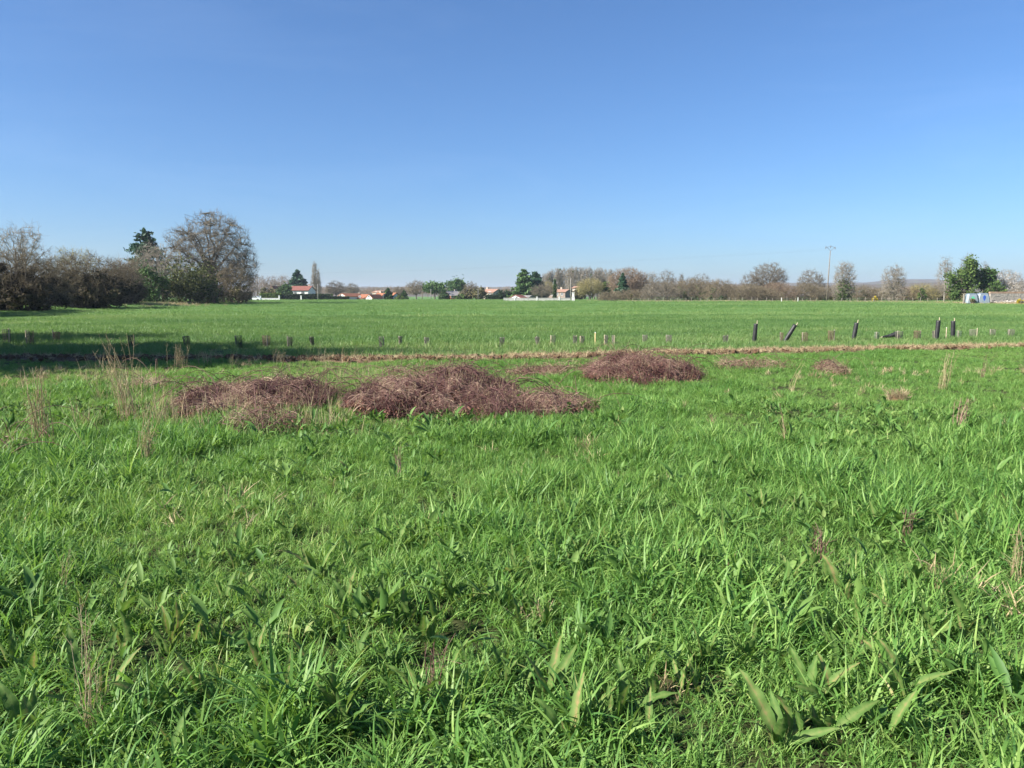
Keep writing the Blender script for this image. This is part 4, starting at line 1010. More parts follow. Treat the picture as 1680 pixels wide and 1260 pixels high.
# ------------------------------------------------------------------ instancing with geometry nodes (grass, clods, litter)
def scatter(name, label, P, rot, scl, tint, variants, kind='stuff', cat=None):
    me = bpy.data.meshes.new(name + '_points')
    n_ = len(P); me.vertices.add(n_); me.vertices.foreach_set('co', np.asarray(P, np.float32).ravel())
    def att(nm, ty, val, key):
        a = me.attributes.new(nm, ty, 'POINT'); a.data.foreach_set(key, np.asarray(val, {'INT': np.int32}.get(ty, np.float32)).ravel())
    att('rot', 'FLOAT_VECTOR', rot, 'vector'); att('scl', 'FLOAT_VECTOR', scl, 'vector'); att('tint', 'FLOAT', tint, 'value')
    att('pick', 'INT', rng.integers(0, len(variants), n_), 'value')
    o = bpy.data.objects.new(name, me); COL.objects.link(o); tag(o, label, cat, None, kind)
    ng = bpy.data.node_groups.new(name, 'GeometryNodeTree')
    ng.interface.new_socket('Geometry', in_out='INPUT', socket_type='NodeSocketGeometry'); ng.interface.new_socket('Geometry', in_out='OUTPUT', socket_type='NodeSocketGeometry')
    N = ng.nodes; Lk = ng.links
    gi = N.new('NodeGroupInput'); go = N.new('NodeGroupOutput'); ip = N.new('GeometryNodeInstanceOnPoints'); jn = N.new('GeometryNodeJoinGeometry')
    for v_me in variants:
        vo = bpy.data.objects.new(v_me.name, v_me)
        oi = N.new('GeometryNodeObjectInfo'); oi.inputs['Object'].default_value = vo
        gt = N.new('GeometryNodeGeometryToInstance')
        Lk.new(oi.outputs['Geometry'], gt.inputs[0]); Lk.new(gt.outputs[0], jn.inputs[0])
    def na(nm, ty):
        a = N.new('GeometryNodeInputNamedAttribute'); a.data_type = ty; a.inputs['Name'].default_value = nm
        return [s for s in a.outputs if s.enabled and s.name == 'Attribute'][0]
    er = N.new('FunctionNodeEulerToRotation'); Lk.new(na('rot', 'FLOAT_VECTOR'), er.inputs[0])
    Lk.new(gi.outputs[0], ip.inputs['Points']); Lk.new(jn.outputs[0], ip.inputs['Instance'])
    ip.inputs['Pick Instance'].default_value = True
    Lk.new(na('pick', 'INT'), ip.inputs['Instance Index']); Lk.new(er.outputs[0], ip.inputs['Rotation']); Lk.new(na('scl', 'FLOAT_VECTOR'), ip.inputs['Scale'])
    Lk.new(ip.outputs[0], go.inputs[0])
    md = o.modifiers.new('scatter', 'NODES'); md.node_group = ng
    return o

def tuft(name, nb, rad, L, W_, lean, curve, mat, seed, segs=5, lvar=.35):
    """a tuft of arching blades"""
    r = np.random.default_rng(seed)
    a = r.random(nb) * 2 * np.pi; rr = rad * np.sqrt(r.random(nb))
    base = np.stack([rr * np.cos(a), rr * np.sin(a), np.full(nb, -.02)], -1)
    az = r.random(nb) * 2 * np.pi
    l_ = L * r.uniform(1 - lvar, 1 + lvar, nb); th0 = lean * np.abs(r.normal(size=nb)); cv = curve * r.uniform(.2, 1.6, nb)
    w = W_ * r.uniform(.65, 1.3, nb); tw = r.normal(size=nb) * .5
    out = np.stack([np.cos(az), np.sin(az), np.zeros(nb)], -1)
    side0 = np.stack([-np.sin(az + tw), np.cos(az + tw), np.zeros(nb)], -1)
    pts = [base]; 
    for s in range(segs):
        th = th0 + cv * ((s + .5) / segs) ** 1.5
        pts.append(pts[-1] + (out * np.sin(th)[:, None] + np.array([0, 0, 1.]) * np.cos(th)[:, None]) * (l_ / segs)[:, None])
    V = []; 
    prof = [1 - max(0, (s / segs - .35) / .65) ** 1.6 for s in range(segs + 1)]
    for s in range(segs):
        o_ = side0 * (w * prof[s] / 2)[:, None] * (.75 if s == 0 else 1)
        V += [pts[s] - o_, pts[s] + o_]
    V.append(pts[segs])
    V = np.stack(V, 1); k = V.shape[1]
    b0 = np.arange(nb)[:, None] * k
    Q = np.concatenate([b0 + np.array([[2 * s, 2 * s + 1, 2 * s + 3, 2 * s + 2]]) for s in range(segs - 1)])
    T = b0 + np.array([[2 * segs - 2, 2 * segs - 1, 2 * segs]])
    me = mesh_np(name, V.reshape(-1, 3), Q, T, smooth=True, cols=np.repeat(r.random(nb) ** 1.1, k))
    me.materials.append(mat)
    return me

def free_of_strip(x, y, m=1.0):
    return np.abs(y - strip_y(x)) > strip_w(x) * m * (.12 + 1.25 * fbm(x * .8, y * .8 + 9, 2)) * (1 - .9 * sstep(5, -3, x) * sstep(.36, .50, fbm(x * 1.1 + 5, y * .3, 2)))
HEAPS = []      # height functions of the heaps, filled in below
def in_heaps(x, y):
    r_ = np.zeros(len(x), bool)
    for hz in HEAPS: r_ |= hz(x, y) > .04 + .16 * rng.random(len(x))
    r_ &= rng.random(len(x)) > .12
    return r_

# ------------------------------------------------------------------ bramble heaps
def heap(label, spec, seed, ncane=1500, nleaf=2600, pale=0.0, name='bramble_heap', cl=1.0, core=True):
    """spec: mounds (px, base_row_centre, halfwidth px, half depth m, top row)"""
    r = np.random.default_rng(7000 + seed)
    ms = []
    for px, by, hw, hd_, ty in spec:
        p = G(px, by); ms.append((p.x, p.y, PX(hw, p.y), hd_, max(.1, ZT(ty, p.y) - p.z))); ms[-1]
    c0 = ms[0]; t = thing(name, label, 'heap', (c0[0], c0[1], float(height(c0[0], c0[1]))))
    oz = t.location.z
    def hz(x, y):
        z = np.zeros_like(x)
        for mx_, my, rx, ry, hh in ms:
            q = (((x - mx_) / rx) ** 2 + ((y - my) / ry) ** 2) * (.25 + 1.5 * fbm(x * 2.2 + 3 * seed, y * 2.2, 3))
            z = np.maximum(z, hh * np.maximum(0, 1 - q) ** .75)
        return z * np.maximum(.12, -.25 + 1.15 * fbm(x * 2.4 + seed, y * 2.4, 2) + 1.0 * fbm(x * 6.0 + seed, y * 6.0, 2)) * (.70 if core else .6)
    if core: HEAPS.append(hz)
    x0 = min(a[0] - a[2] for a in ms); x1 = max(a[0] + a[2] for a in ms); y0 = min(a[1] - a[3] for a in ms); y1 = max(a[1] + a[3] for a in ms)
    gx_ = np.arange(x0, x1, .07); gy_ = np.arange(y0, y1, .07); X, Y = np.meshgrid(gx_, gy_)
    Z = hz(X, Y) * (.66 if core else .3) - .07
    nx_ = len(gx_); ii_ = (np.arange(len(gy_) - 1)[:, None] * nx_ + np.arange(nx_ - 1)[None]).ravel()
    if core: obj('litter_core', mesh_np('litter_core', np.stack([X - c0[0], Y - c0[1], Z], -1).reshape(-1, 3), np.stack([ii_, ii_ + 1, ii_ + nx_ + 1, ii_ + nx_], -1), smooth=True), M['mulch'], t)
    ar = np.array([a[2] * a[3] for a in ms]); ar = ar / ar.sum()
    def spots(n_, e=1.0):
        i = r.choice(len(ms), n_, p=ar); an = r.random(n_) * 2 * np.pi; rr = np.sqrt(r.random(n_)) * e
        mm = np.array(ms)[i]
        return mm[:, 0] + rr * np.cos(an) * mm[:, 2], mm[:, 1] + rr * np.sin(an) * mm[:, 3]
    ncane = int(ncane * 1.7); x, y = spots(ncane, 1.0); az = r.normal(0, .9, ncane) + np.where(r.random(ncane) < .5, 0, np.pi); L_ = r.uniform(.10, .46, ncane) * cl; kp = (hz(x, y) > .03) | (r.random(ncane) < .22); x, y, az, L_ = x[kp], y[kp], az[kp], L_[kp]; ncane = len(x)
    k = 6; f = np.linspace(-.5, .5, k)
    bend = r.normal(0, .35, ncane)
    aa = az[:, None] + bend[:, None] * f[None]
    cxs = x[:, None] + np.cumsum(np.cos(aa), 1) / k * L_[:, None] - .5 * np.cos(az)[:, None] * L_[:, None]
    cys = y[:, None] + np.cumsum(np.sin(aa), 1) / k * L_[:, None] - .5 * np.sin(az)[:, None] * L_[:, None]
    zz = hz(cxs, cys); lift = np.abs(r.normal(0, .055, ncane))
    tilt = r.normal(0, .38, ncane)
    zz = .55 * zz + .45 * zz.mean(1, keepdims=True) + lift[:, None] + tilt[:, None] * f[None] * L_[:, None] + (.04 * (1 - 4 * f ** 2))[None]
    C = np.stack([cxs - c0[0], cys - c0[1], zz], -1)
    rad = r.uniform(.0014, .0040, ncane) * np.where(r.random(ncane) < .04, 2.3, 1.0)
    V, Q, v = strands(C, rad, rad * .6, 3, r)
    vv = np.clip(np.repeat(r.beta(1.3, 2.3, ncane) + pale * r.random(ncane) + 2.2 * (fbm(x * 2.3 + 31, y * 2.3, 3) - .5), (k - 1) * 6), 0, 1)
    o = obj('canes', mesh_np('canes', V, Q, cols=vv), M['cane'], t); o['kind'] = 'stuff'
    # long loose canes arching out of the heap
    na_ = max(10, ncane // 45); x, y = spots(na_, .9); az = r.random(na_) * 2 * np.pi; L_ = r.uniform(.5, 1.2, na_) * cl
    k = 9; f = np.linspace(0, 1, k)
    C = np.stack([x[:, None] + np.cos(az)[:, None] * L_[:, None] * f - c0[0], y[:, None] + np.sin(az)[:, None] * L_[:, None] * f - c0[1],
                  hz(x, y)[:, None] * (1 - f * .7) + (r.uniform(.25, .6, na_) * L_)[:, None] * (4 * f * (1 - f)) ** .8 * .8], -1)
    V, Q, v = strands(C, .0045, .002, 4, r); o = obj('arching_canes', mesh_np('arching_canes', V, Q, cols=v * .6), M['cane'], t); o['kind'] = 'stuff'
    # upright dry straws
    ns_ = ncane // (5 if core else 2); x, y = spots(ns_, 1.0); hh = r.uniform(.08, .30, ns_)
    A = np.stack([x - c0[0], y - c0[1], hz(x, y) - .03], -1); B = A + np.stack([r.normal(0, .3, ns_) * hh, r.normal(0, .3, ns_) * hh, hh], -1)
    V, Q, v = strands(bez(A, unit(B - A), B, 3, r, .1), .0022, .0012, 3, r); o = obj('straws', mesh_np('straws', V, Q, cols=v), M['dry'], t); o['kind'] = 'stuff'
    nleaf = int(nleaf * 2.6); x, y = spots(nleaf, 1.03); kp = (hz(x, y) > .02) | (r.random(nleaf) < .3); x, y = x[kp], y[kp]; nleaf = len(x)
    pts = np.stack([x - c0[0], y - c0[1], hz(x, y) + np.abs(r.normal(0, .035, nleaf)) - .01], -1)
    V, Q, v = leaves(pts, .026, r, elong=1.8)
    o = obj('withered_leaves', mesh_np('withered_leaves', V, Q, cols=np.clip(v * .8 + np.repeat(1.6 * (fbm(x * 2.3 + 31, y * 2.3, 3) - .4), 4) * .5, 0, 1)), M['deadleaf'], t); o['kind'] = 'stuff'
    return t
heap('largest reddish brown heap of cut brambles in the middle', [(700, 664, 128, 1.5, 618), (755, 648, 62, 1.4, 601), (640, 668, 70, 1.2, 625), (800, 660, 60, 1.2, 628)], 1, 4200, 6000)
heap('low trailing tail of cut brambles right of largest heap', [(870, 676, 70, .7, 656), (930, 674, 52, .6, 663), (820, 682, 50, .6, 662)], 2, 1500, 2000, .1)
heap('flat bramble heap left of the largest heap', [(430, 661, 120, 1.4, 634), (360, 668, 60, 1.1, 642), (490, 665, 60, 1.1, 648)], 3, 2800, 3600, .1)
heap('rounded bramble heap on the right below the guard row', [(1040, 618, 95, 1.7, 587), (1020, 612, 50, 1.3, 582), (1100, 620, 55, 1.2, 598)], 4, 3000, 4200)
heap('thin low brambles left of the rounded right heap', [(880, 617, 55, .8, 606), (930, 614, 40, .7, 604)], 5, 500, 500, .2, core=False)
heap('small grassy tangle of dark brambles below the flat heap', [(440, 706, 58, .75, 688), (405, 700, 36, .6, 680)], 6, 240, 120, 0, core=False)
heap('small pale dry tangle left of the flat heap', [(235, 640, 34, .7, 628), (262, 642, 24, .6, 632)], 7, 150, 60, .4, core=False)
heap('dry straw coloured bramble tangle right of the rounded heap', [(1218, 606, 48, 1.0, 592), (1270, 603, 34, .8, 596)], 8, 260, 70, .3, core=False)
heap('small grey dry tuft of brambles in the right meadow', [(1363, 612, 22, .7, 597)], 9, 170, 30, .5, core=False)
heap('sparse bramble litter between strip and largest heap', [(690, 614, 90, 1.0, 606)], 10, 200, 120, .2, core=False)
heap('flattened dry bramble litter at the left picture edge', [(20, 752, 75, .55, 744)], 11, 170, 60, .5, core=False)

# mole-hill sized dry clump
p = G(1472, 657); t = thing('dry_clump', 'small tan clump of dead grass alone in the right meadow', 'clump', p)
r = np.random.default_rng(3); n_ = 260
A = np.stack([r.normal(0, .06, n_), r.normal(0, .06, n_), np.zeros(n_)], -1); B = A * 1.5 + np.stack([r.normal(0, .05, n_), r.normal(0, .05, n_), r.uniform(.05, .19, n_)], -1)
V, Q, v = strands(bez(A, np.tile([0, 0, 1.], (n_, 1)), B, 4, r, .1), .004, .0015, 3, r); obj('blades', mesh_np('blades', V, Q, cols=v), M['dry'], t)
obj('root_mound', MB().tube([(0, 0, -.03), (0, 0, .03), (0, 0, .075)], [.15, .12, .03], 10).mesh('root_mound', True), M['clod'], t)

# ------------------------------------------------------------------ standing dry stalks
def stalks(label, px, by, ty, tpx, n, seed, spread=.05, fan=.12, mat='dry', rad=.0034, heads=True, name='dry_stalks'):
    r = np.random.default_rng(9000 + seed); n = int(n * 1.5); p = G(px, by); h = ZT(ty, p.y) - p.z; dx = PX(tpx - px, p.y)
    t = thing(name, label, 'dead plant', p)
    A = np.stack([r.normal(0, spread, n), r.normal(0, spread, n), np.full(n, -.03)], -1); hh = h * np.clip(r.beta(3, 2, n) * 1.25, .2, 1)
    hh[0] = h
    B = A + np.stack([dx * hh / h + r.normal(0, fan, n) * hh, r.normal(0, fan, n) * hh, hh], -1)
    V, Q, v = strands(bez(A, np.tile([0, 0, 1.], (n, 1)), B, 6, r, .035), rad, rad * .5, 4, r); obj('stems', mesh_np('stems', V, Q, cols=v), M[mat], t)
    if heads:
        m_ = n * 7; i = r.integers(0, n, m_); f = r.random(m_) ** .6 * .85 + .1
        pts = A[i] + (B[i] - A[i]) * f[:, None]
        e = pts + unit(r.normal(size=(m_, 3)) + [0, 0, 1.0]) * r.uniform(.02, .10, m_)[:, None]
        V, Q, v = strands(np.stack([pts, e], 1), rad * .5, rad * .3, 3, r); obj('side_stems', mesh_np('side_stems', V, Q, cols=v), M[mat], t)
    return t
stalks('tall bundle of pale dry stalks at the far left', 70, 738, 598, 62, 26, 1, .05, .07)
stalks('tallest sparse dry stalks leaning left before the shaded guards', 212, 690, 545, 182, 22, 2, .05, .10)
stalks('straight dry stalks rising over the shaded soil strip', 178, 600, 538, 186, 9, 21, .06, .06, heads=False)
stalks('short pale dry stalks below the tall leaning ones', 240, 768, 668, 252, 14, 3, .03, .10)
stalks('short dry stalks standing before the soil strip in shade', 293, 604, 562, 294, 16, 4, .08, .10)
stalks('dry stalks at the end of the shaded soil strip', 338, 600, 573, 336, 14, 5, .10, .18)
stalks('dry upright stalks behind the flat heap', 455, 595, 570, 460, 14, 6, .08, .12)
stalks('pale dry stalks standing in front of flat heap', 398, 690, 640, 398, 14, 7, .12, .12)
stalks('dry stalks on top of the largest heap', 750, 640, 592, 748, 30, 8, .25, .2)
stalks('thin brown dock stalk alone in the middle meadow', 655, 792, 726, 652, 4, 9, .015, .05, 'cane', .003)
stalks('tall pale dry stalks in the right meadow', 1548, 640, 574, 1556, 12, 10, .05, .08)
stalks('bare dark twig plant near the right edge', 1612, 622, 575, 1620, 6, 11, .02, .22, 'cane', .003)
stalks('reddish brown upright dock stalk at right', 1572, 712, 650, 1582, 12, 12, .03, .06, 'cane', .004)
stalks('thin pale leaning stalk right of the rounded heap', 1300, 640, 592, 1318, 3, 13, .02, .05)
stalks('long thin greyish stalk above the middle right docks', 1288, 735, 655, 1275, 4, 14, .015, .05)
stalks('dry brown stalk with withered seeds near the bottom', 708, 1165, 1040, 716, 7, 15, .01, .10, 'cane', .0022)
stalks('tangled dry stalks among the docks at lower left', 152, 1215, 985, 150, 9, 16, .02, .10, 'dry', .0016)
stalks('faded dock stalks on the right side of the docks', 1338, 930, 860, 1340, 6, 17, .02, .06, 'cane', .003)
stalks('faded brown stalks left of the faded dock stalks', 1480, 900, 830, 1484, 5, 18, .02, .06, 'cane', .0028)
stalks('tall withered stalks at the right picture edge', 1660, 960, 850, 1664, 7, 19, .02, .07, 'dry', .0022)
stalks('thin dead stalk among short grass at left', 104, 985, 895, 108, 3, 20, .01, .05, 'dry', .0015)

# ------------------------------------------------------------------ broad-leaved docks
def dock_leaf(name, L, W_, seed, bend=.5, fold=.35, wave=.12):
    r = np.random.default_rng(seed); n_ = 18; V = []; cols = []
    ph = r.random() * 6; tw = r.normal() * .5
    z = 0.0; y = 0.0; th = .05
    for i in range(n_):
        f = i / (n_ - 1)
        th = bend * f ** 1.4
        if i: y += math.sin(th) * L / (n_ - 1); z += math.cos(th) * L / (n_ - 1)
        if f < .18: w = .06 + .05 * f
        else:
            g_ = (f - .18) / .82; w = (max(0., math.sin(math.pi * g_ ** .8)) ** .75) * .5 * (1 - .15 * g_)
        w *= W_
        for s in (-1, 0, 1):
            wv_ = wave * W_ * math.sin(f * 27 + ph + 1.7 * s) * (abs(s)) * min(1, w / W_ * 3)
            a = tw * f
            off = Vector((s * w, -abs(s) * w * fold + wv_, 0))
            off = Vector((off.x * math.cos(a) - off.y * math.sin(a), off.x * math.sin(a) + off.y * math.cos(a), 0))
            V.append((off.x, y + off.y * math.cos(th), z - off.y * math.sin(th))); cols.append(.8 if s == 0 else .4 * r.random() + .1 + .35 * (f > .9) * r.random())
    Q = [(i * 3 + k, i * 3 + k + 1, i * 3 + k + 4, i * 3 + k + 3) for i in range(n_ - 1) for k in (0, 1)]
    me = mesh_np(name, V, Q, smooth=True, cols=np.array(cols)); me.materials.append(M['dock'])
    return me
leaf_me = [dock_leaf('leaf', R.uniform(.15, .29), R.uniform(.032, .056), 40 + k, R.uniform(.15, 1.2), R.uniform(.15, .55), R.uniform(.06, .15)) for k in range(9)]
DG = 'docks standing in the meadow grass'
def dock(px, py, n, label, s=1.0, group=None, seed=0):
    r = random.Random(500 + seed + int(px * 7 + py)); p = G(px, py)
    t = thing('dock_plant', label, 'plant', p, group, r.uniform(0, 6.28))
    for k in range(n):
        o = obj('leaf', leaf_me[r.randrange(9)], None, t)
        a = 6.283 * k / n + r.uniform(-.5, .5); q = r.uniform(.05, .40) if r.random() < .72 else r.uniform(.45, .95)
        o.rotation_euler = (Matrix.Rotation(a, 3, 'Z') @ Matrix.Rotation(-q, 3, 'X') @ Matrix.Rotation(r.uniform(-.8, .8), 3, 'Z')).to_euler()
        o.location = (.02 * math.sin(a), .02 * math.cos(a), -.01); sc = s * r.uniform(.6, 1.15); o.scale = (sc, sc, sc)
    return t
main_docks = [(955, 1185, 3, 'dock with one broad pale leaf lying over at bottom centre', 1.15), (1065, 1150, 5, 'tall upright dock right of bottom centre', 1.2), (1155, 1100, 6, 'bushy dock with crinkled leaves right of centre', 1.15), (1225, 1090, 5, 'dock with a rounded pale leaf beside the bushy dock', 1.1),
 (440, 1140, 4, 'dock with a long narrow pale leaf at lower left', 1.25), (280, 1255, 3, 'dock at the bottom edge left of centre', 1.15), (60, 1240, 5, 'dark shaded dock in the bottom left corner', 1.2), (205, 1075, 6, 'dense dock clump left, beside tangled dry stalks', 1.0), (140, 1010, 4, 'dock with folded leaves left of the dense clump', .95), (270, 1080, 5, 'dock right of the dense dock clump at left', 1.0),
 (640, 1110, 8, 'largest dark dock clump below the picture centre', 1.15), (575, 990, 5, 'dock with upright pale tips above the largest clump', 1.0), (700, 1060, 5, 'dock right of the largest dark clump', 1.05), (775, 1000, 5, 'dock with narrow upright leaves in the centre', 1.0), (890, 1030, 6, 'dock with one reddish withered leaf near centre', 1.0), (1575, 1060, 3, 'dock with a pale ribbed leaf at right', 1.15), (1440, 1150, 3, 'dock with one upright leaf at lower right', 1.1), (1500, 975, 6, 'leafy dock clump at right', 1.05), (1170, 960, 5, 'dock with long pale leaf right of picture centre', 1.0), (430, 1000, 4, 'dock with slender upright leaves left of centre', 1.0), (1055, 880, 5, 'dock standing above the picture centre right', .95), (1300, 690, 6, 'dock in tall grass clump below the right heap', 1.0), (575, 790, 5, 'dock left of centre in pale grass', .95), (1020, 1230, 3, 'dock at bottom edge right of the lying leaf', 1.1)]
for k, (px, py, n_, lab, s) in enumerate(main_docks): dock(px, py, n_ + 1, lab, s * .80, None, k)
r = random.Random(77)
for k in range(120):
    px = r.uniform(10, 1690); py = 840 + 390 * r.random()
    if px < 420 and py < 930: continue
    dock(px, py, r.randint(3, 6), 'broad leaved dock plant half hidden in the meadow grass', r.uniform(.72, 1.05), DG, k)
for k in range(16):
    dock(r.uniform(1100, 1680), r.uniform(700, 850), r.randint(3, 5), 'broad leaved dock plant half hidden in the meadow grass', r.uniform(.7, .95), DG, 200 + k)

# ------------------------------------------------------------------ grass
def field_points(y0, y1, dens, mx=1.0, slope=.70):
    n_ = int(dens * (slope * (y1 * y1 - y0 * y0) + 2 * mx * (y1 - y0)))
    y = np.sqrt(y0 * y0 + rng.random(n_) * (y1 * y1 - y0 * y0)); x = (rng.random(n_) * 2 - 1) * (slope * y + mx)
    return x, y
def rots(n_, t=.24): return np.stack([rng.normal(0, t, n_), rng.normal(0, t, n_), rng.random(n_) * 6.283], -1)
vN = [tuft('tuft', 22, .06, .165, .0068, .48, 1.9, M['grass'], k) for k in range(5)] + [tuft('tuft', 16, .05, .215, .0088, .35, 1.7, M['grass'], 10 + k) for k in range(3)]
vW = [tuft('tuft', 12, .06, .18, .0115, .55, 1.9, M['grass'], 15 + k, 6) for k in range(4)] + [tuft('tuft', 14, .05, .13, .010, .7, 1.5, M['grass'], 25 + k) for k in range(2)]
vNs = [tuft('tuft', 24, .06, .13, .0052, .55, 1.4, M['grass'], 20 + k) for k in range(4)]
x, y = field_points(1.2, 8.5, 360, 1.2)
k_ = free_of_strip(x, y) & ~in_heaps(x, y); x, y = x[k_], y[k_]
def meadow_scale(x, y):
    tall = fbm(x * .55 + 9, y * .55, 3)
    return .68 + .62 * sstep(.35, .72, tall), tall
s, tall = meadow_scale(x, y); s = s * rng.uniform(.75, 1.2, len(x))
tint = np.clip(.48 - .5 * (tall - .5) + .22 * (fbm(x * .35 + 40, y * .35, 2) - .5) * 2 + rng.normal(0, .15, len(x)), 0, 1)
thin = rng.random(len(x)) > .10 * sstep(.60, .74, fbm(x * 1.7 + 3, y * 1.7, 2))
x, y, s, tint = x[thin], y[thin], s[thin], tint[thin]
s = s * (.66 + .70 * vnoise(x * 3.6, y * 3.6) ** 1.3)
wide = rng.random(len(x)) < .55 * (1 - sstep(3.2, 6.0, y)) + .10
scatter('meadow_grass', 'broad bladed grass and herbs in the nearest meadow', np.stack([x, y, height(x, y)], -1)[wide], rots(int(wide.sum()), .3), np.stack([s, s, s], -1)[wide], tint[wide], vW, cat='grass')
x, y, s, tint = x[~wide], y[~wide], s[~wide], tint[~wide]
scatter('meadow_grass', 'long arching green grass blades in the near meadow', np.stack([x, y, height(x, y)], -1), rots(len(x)), np.stack([s, s, s], -1), tint, vN + vNs[:3], cat='grass')
def herb(name, nl, L, W_, seed):
    r = np.random.default_rng(seed); V = []; Q = []; c = []
    for k in range(nl):
        a = r.random() * 6.283; th = r.uniform(.25, 1.15); l_ = L * r.uniform(.6, 1.3); w = W_ * r.uniform(.7, 1.3); cb = r.random() * .8; bend = r.uniform(.2, 1.1)
        out = np.array([math.cos(a), math.sin(a), 0]); sd = np.array([-math.sin(a), math.cos(a), 0]); p = np.array([r.normal(0, .02), r.normal(0, .02), r.uniform(0, .05)]); b0 = len(V); n_ = 6
        for i in range(n_ + 1):
            f = i / n_; t_ = th + bend * f * f
            if i: p = p + (out * math.sin(t_) + np.array([0, 0, math.cos(t_)])) * l_ / n_
            ww = w * (.12 if f < .2 else max(.02, math.sin(math.pi * ((f - .2) / .8) ** .8))) / 2
            up = np.array([0, 0, 1.]) * math.sin(t_) - out * math.cos(t_)
            for q in (-1, 0, 1): V.append(p + sd * q * ww + up * abs(q) * ww * .45); c.append(cb + (.18 if q == 0 else 0))
        Q += [(b0 + i * 3 + q, b0 + i * 3 + q + 1, b0 + i * 3 + q + 4, b0 + i * 3 + q + 3) for i in range(n_) for q in (0, 1)]
    me = mesh_np(name, V, Q, smooth=True, cols=np.array(c)); me.materials.append(M['herb']); return me
vB = [herb('herb', 7, .11, .026, 200 + k) for k in range(3)] + [herb('herb', 9, .065, .020, 210 + k) for k in range(3)] + [herb('herb', 4, .17, .032, 220 + k) for k in range(2)]
x2, y2 = field_points(1.3, 11, 20, 1.2); dn = fbm(x2 * .8 + 51, y2 * .8, 2); k_ = (rng.random(len(x2)) < sstep(.30, .66, dn)) & ~in_heaps(x2, y2); x2, y2 = x2[k_], y2[k_]
s2 = rng.uniform(.7, 1.35, len(x2))
scatter('meadow_weeds', 'small broad leaved weeds mixed into the near grass', np.stack([x2, y2, height(x2, y2) + .03], -1), rots(len(x2), .25), np.stack([s2, s2, s2], -1), rng.random(len(x2)), vB, cat='weeds')
x, y = field_points(8.2, 27, 165, 1.5)
k_ = free_of_strip(x, y, .95) & ~in_heaps(x, y); k_ &= (y < strip_y(x)); x, y = x[k_], y[k_]
s, tall = meadow_scale(x, y); s = s * (.6 + .85 * vnoise(x * 2.6, y * 2.6) ** 1.3) * rng.uniform(.7, 1.15, len(x)) * (1.0 - .25 * sstep(10, 20, y))
tint = np.clip(.52 - .5 * (tall - .5) + .28 * (fbm(x * .3 + 40, y * .3, 2) - .5) * 2 + rng.normal(0, .15, len(x)), 0, 1)
scatter('meadow_grass', 'tufty green grass of the meadow around the bramble heaps', np.stack([x, y, height(x, y)], -1), rots(len(x)), np.stack([s, s, s], -1), tint, vNs + vN[:2], cat='grass')
vF = [tuft('tuft', 26, .14, .15, .008, .35, .8, M['field'], 30 + k, 3) for k in range(5)]
x, y = field_points(19, 62, 26, 2)
k_ = (y > strip_y(x) + strip_w(x) * (.12 + 1.2 * fbm(x * .8, y * .8 + 9, 2))); x, y = x[k_], y[k_]
s = (.72 + .6 * sstep(.42, .75, fbm(x * .6, y * .6, 3))) * rng.uniform(.75, 1.2, len(x))
tint = np.clip(.48 + .9 * (fbm(x * .10 + 70, y * .25, 4) - .5) * 2 + rng.normal(0, .15, len(x)), 0, 1)
scatter('field_grass', 'short green crop growing behind the guard row', np.stack([x, y, height(x, y)], -1), rots(len(x)), np.stack([s, s, s], -1), tint, vF, cat='grass')
vG = [tuft('tuft', 34, .36, .16, .014, .4, .8, M['field'], 50 + k, 3) for k in range(4)]
x, y = field_points(60, 155, 4.2, 4)
s = (.65 + .75 * sstep(.45, .75, fbm(x * .3, y * .3, 3))) * rng.uniform(.75, 1.2, len(x))
tint = np.clip(.52 + .9 * (fbm(x * .05 + 70, y * .10, 4) - .5) * 2 + rng.normal(0, .12, len(x)), 0, 1)
scatter('field_grass', 'green crop of the middle field', np.stack([x, y, height(x, y)], -1), rots(len(x)), np.stack([s, s, s], -1), tint, vG, cat='grass')
vH = [tuft('tuft', 40, .75, .17, .03, .4, .8, M['field'], 60 + k, 3) for k in range(4)]
x, y = field_points(152, 262, 1.1, 8)
s = rng.uniform(.7, 1.25, len(x)); tint = np.clip(.60 + .7 * (fbm(x * .03 + 70, y * .06, 4) - .5) * 2 + rng.normal(0, .1, len(x)), 0, 1)
scatter('field_grass', 'pale green crop towards the far edge of field', np.stack([x, y, height(x, y)], -1), rots(len(x)), np.stack([s, s, s], -1), tint, vH, cat='grass')
# dead grass: along the far field edge, the left bank, the soil strip and in bare patches
vD = [tuft('dry_tuft', 22, .12, .22, .010, .5, .9, M['dryi'], 80 + k, 3) for k in range(3)]
n_ = 4200; pxs = rng.uniform(960, 1690, n_); dd = np.interp(pxs, [960, 1040, 1352, 1400, 1580, 1690], [228, 196, 192, 182, 156, 148]) + rng.normal(0, 3.0, n_)
x = (pxs - 840) / F * dd * CP; y = dd
nb_ = 420; pb = rng.normal(275, 34, nb_); db = np.interp(pb, [205, 330], [106, 124]) + rng.normal(0, 5, nb_)
x = np.concatenate([x, (pb - 840) / F * db]); y = np.concatenate([y, db])
s = rng.uniform(1.0, 2.6, len(x))
scatter('dry_grass', 'dead pale grass along the hedge foot', np.stack([x, y, height(x, y)], -1), rots(len(x)), np.stack([s, s, s * .8], -1), rng.random(len(x)), vD, cat='grass')
x = rng.uniform(-24, 30, 4600); y = strip_y(x) + rng.normal(0, .55, len(x)) * strip_w(x)
s = rng.uniform(.25, .75, len(x)); keep = rng.random(len(x)) < .25 + .75 * sstep(-8, 4, x); x, y, s = x[keep], y[keep], s[keep]
rt = rots(len(x), .9)
scatter('straw_litter', 'pale straw scattered on the tilled soil strip', np.stack([x, y, height(x, y) + .07], -1), rt, np.stack([s, s, s], -1), rng.random(len(x)), vD, cat='straw')
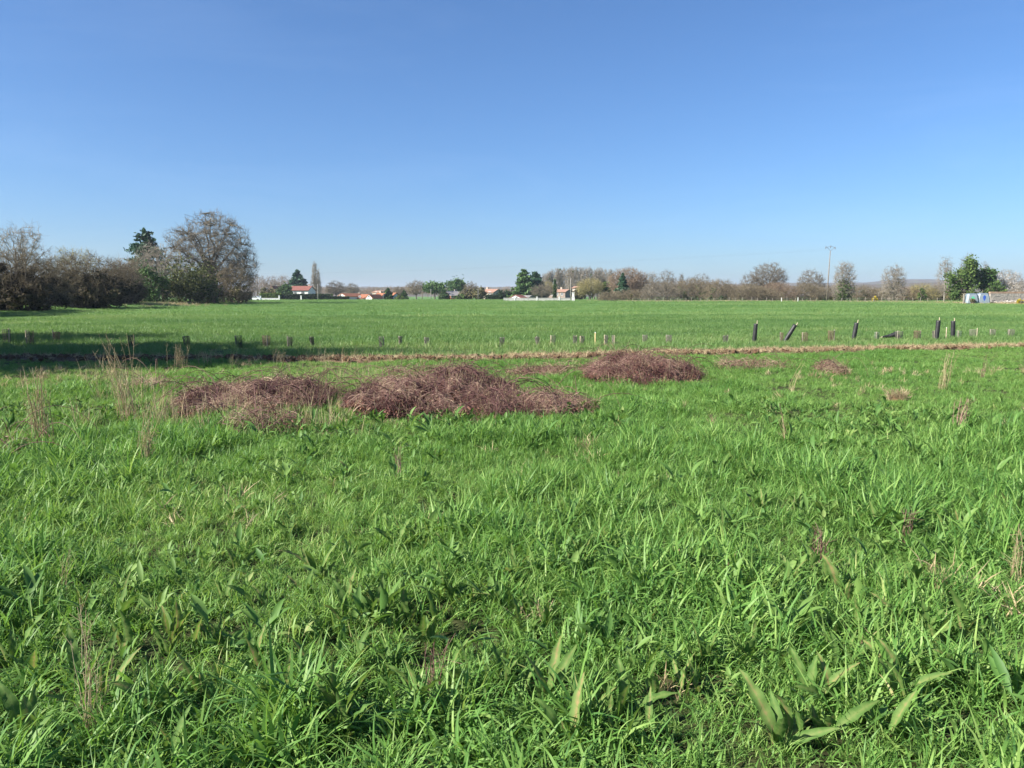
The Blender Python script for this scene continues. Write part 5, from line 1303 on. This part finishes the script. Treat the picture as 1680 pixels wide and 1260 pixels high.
x, y = field_points(2.2, 19, 9.0, 1.2); pt = fbm(x * .5 + 23, y * .5 + 11, 3); k_ = (rng.random(len(x)) < .05 + .6 * sstep(.5, .72, pt)); x, y = x[k_], y[k_]
s = rng.uniform(.35, .85, len(x))
scatter('dry_grass', 'withered grass blades mixed into the meadow', np.stack([x, y, height(x, y)], -1), rots(len(x), .3), np.stack([s, s, s], -1), rng.random(len(x)), vD, cat='grass')
r_ = np.random.default_rng(61); n_ = 900; px_ = r_.uniform(120, 620, n_); py_ = r_.uniform(588, 720, n_); keep = fbm(px_ / 60, py_ / 25, 2) > .47
pp = np.array([tuple(G(a, b_)) for a, b_ in zip(px_[keep], py_[keep])])
vS = [tuft('dry_stems', 5, .05, .33, .0042, .16, .35, M['dryi'], 95 + k, 3, .5) for k in range(3)]
s = r_.uniform(.5, 1.25, len(pp))
scatter('dry_grass', 'thin dead stems standing round the left bramble heaps', pp, rots(len(pp), .12), np.stack([s, s, s], -1), rng.random(len(pp)), vS, cat='grass')
# clods
cv = []
for k in range(4):
    r_ = np.random.default_rng(k + 5); mb = MB().tube([(0, 0, -.5), (0, 0, -.2), (0, 0, .25), (0, 0, .5)], [.3, .55, .5, .2], 7)
    mb.V = [tuple(np.array(v_) + (r_.random(3) - .5) * .3) for v_ in mb.V]; me = mb.mesh('clod'); me.materials.append(M['clod']); cv.append(me)
x = rng.uniform(-26, 32, 3600); y = strip_y(x) + rng.normal(0, .5, len(x)) * strip_w(x); s = .03 + .11 * rng.random(len(x)) ** 2.2
scatter('soil_clods', 'brown clods lying on the tilled soil strip', np.stack([x, y, height(x, y) + .07], -1), rots(len(x), 1.0), np.stack([s, s, s * .8], -1), rng.random(len(x)), cv, cat='soil')

# ------------------------------------------------------------------ air
hz_m = bpy.data.materials.new('haze_air'); hz_m.use_nodes = True
hn = hz_m.node_tree.nodes; hn.remove(hn['Principled BSDF'])
pv = hn.new('ShaderNodeVolumePrincipled'); pv.inputs['Color'].default_value = (.74, .84, 1.0, 1); pv.inputs['Density'].default_value = .00015; pv.inputs['Anisotropy'].default_value = .2
hz_m.node_tree.links.new(pv.outputs[0], hn['Material Output'].inputs['Volume'])
o = obj('haze', MB().box((0, 4300, 32), (15000, 11000, 68)).mesh('haze'), hz_m); tag(o, 'thin pale air over the whole plain', kind='stuff')
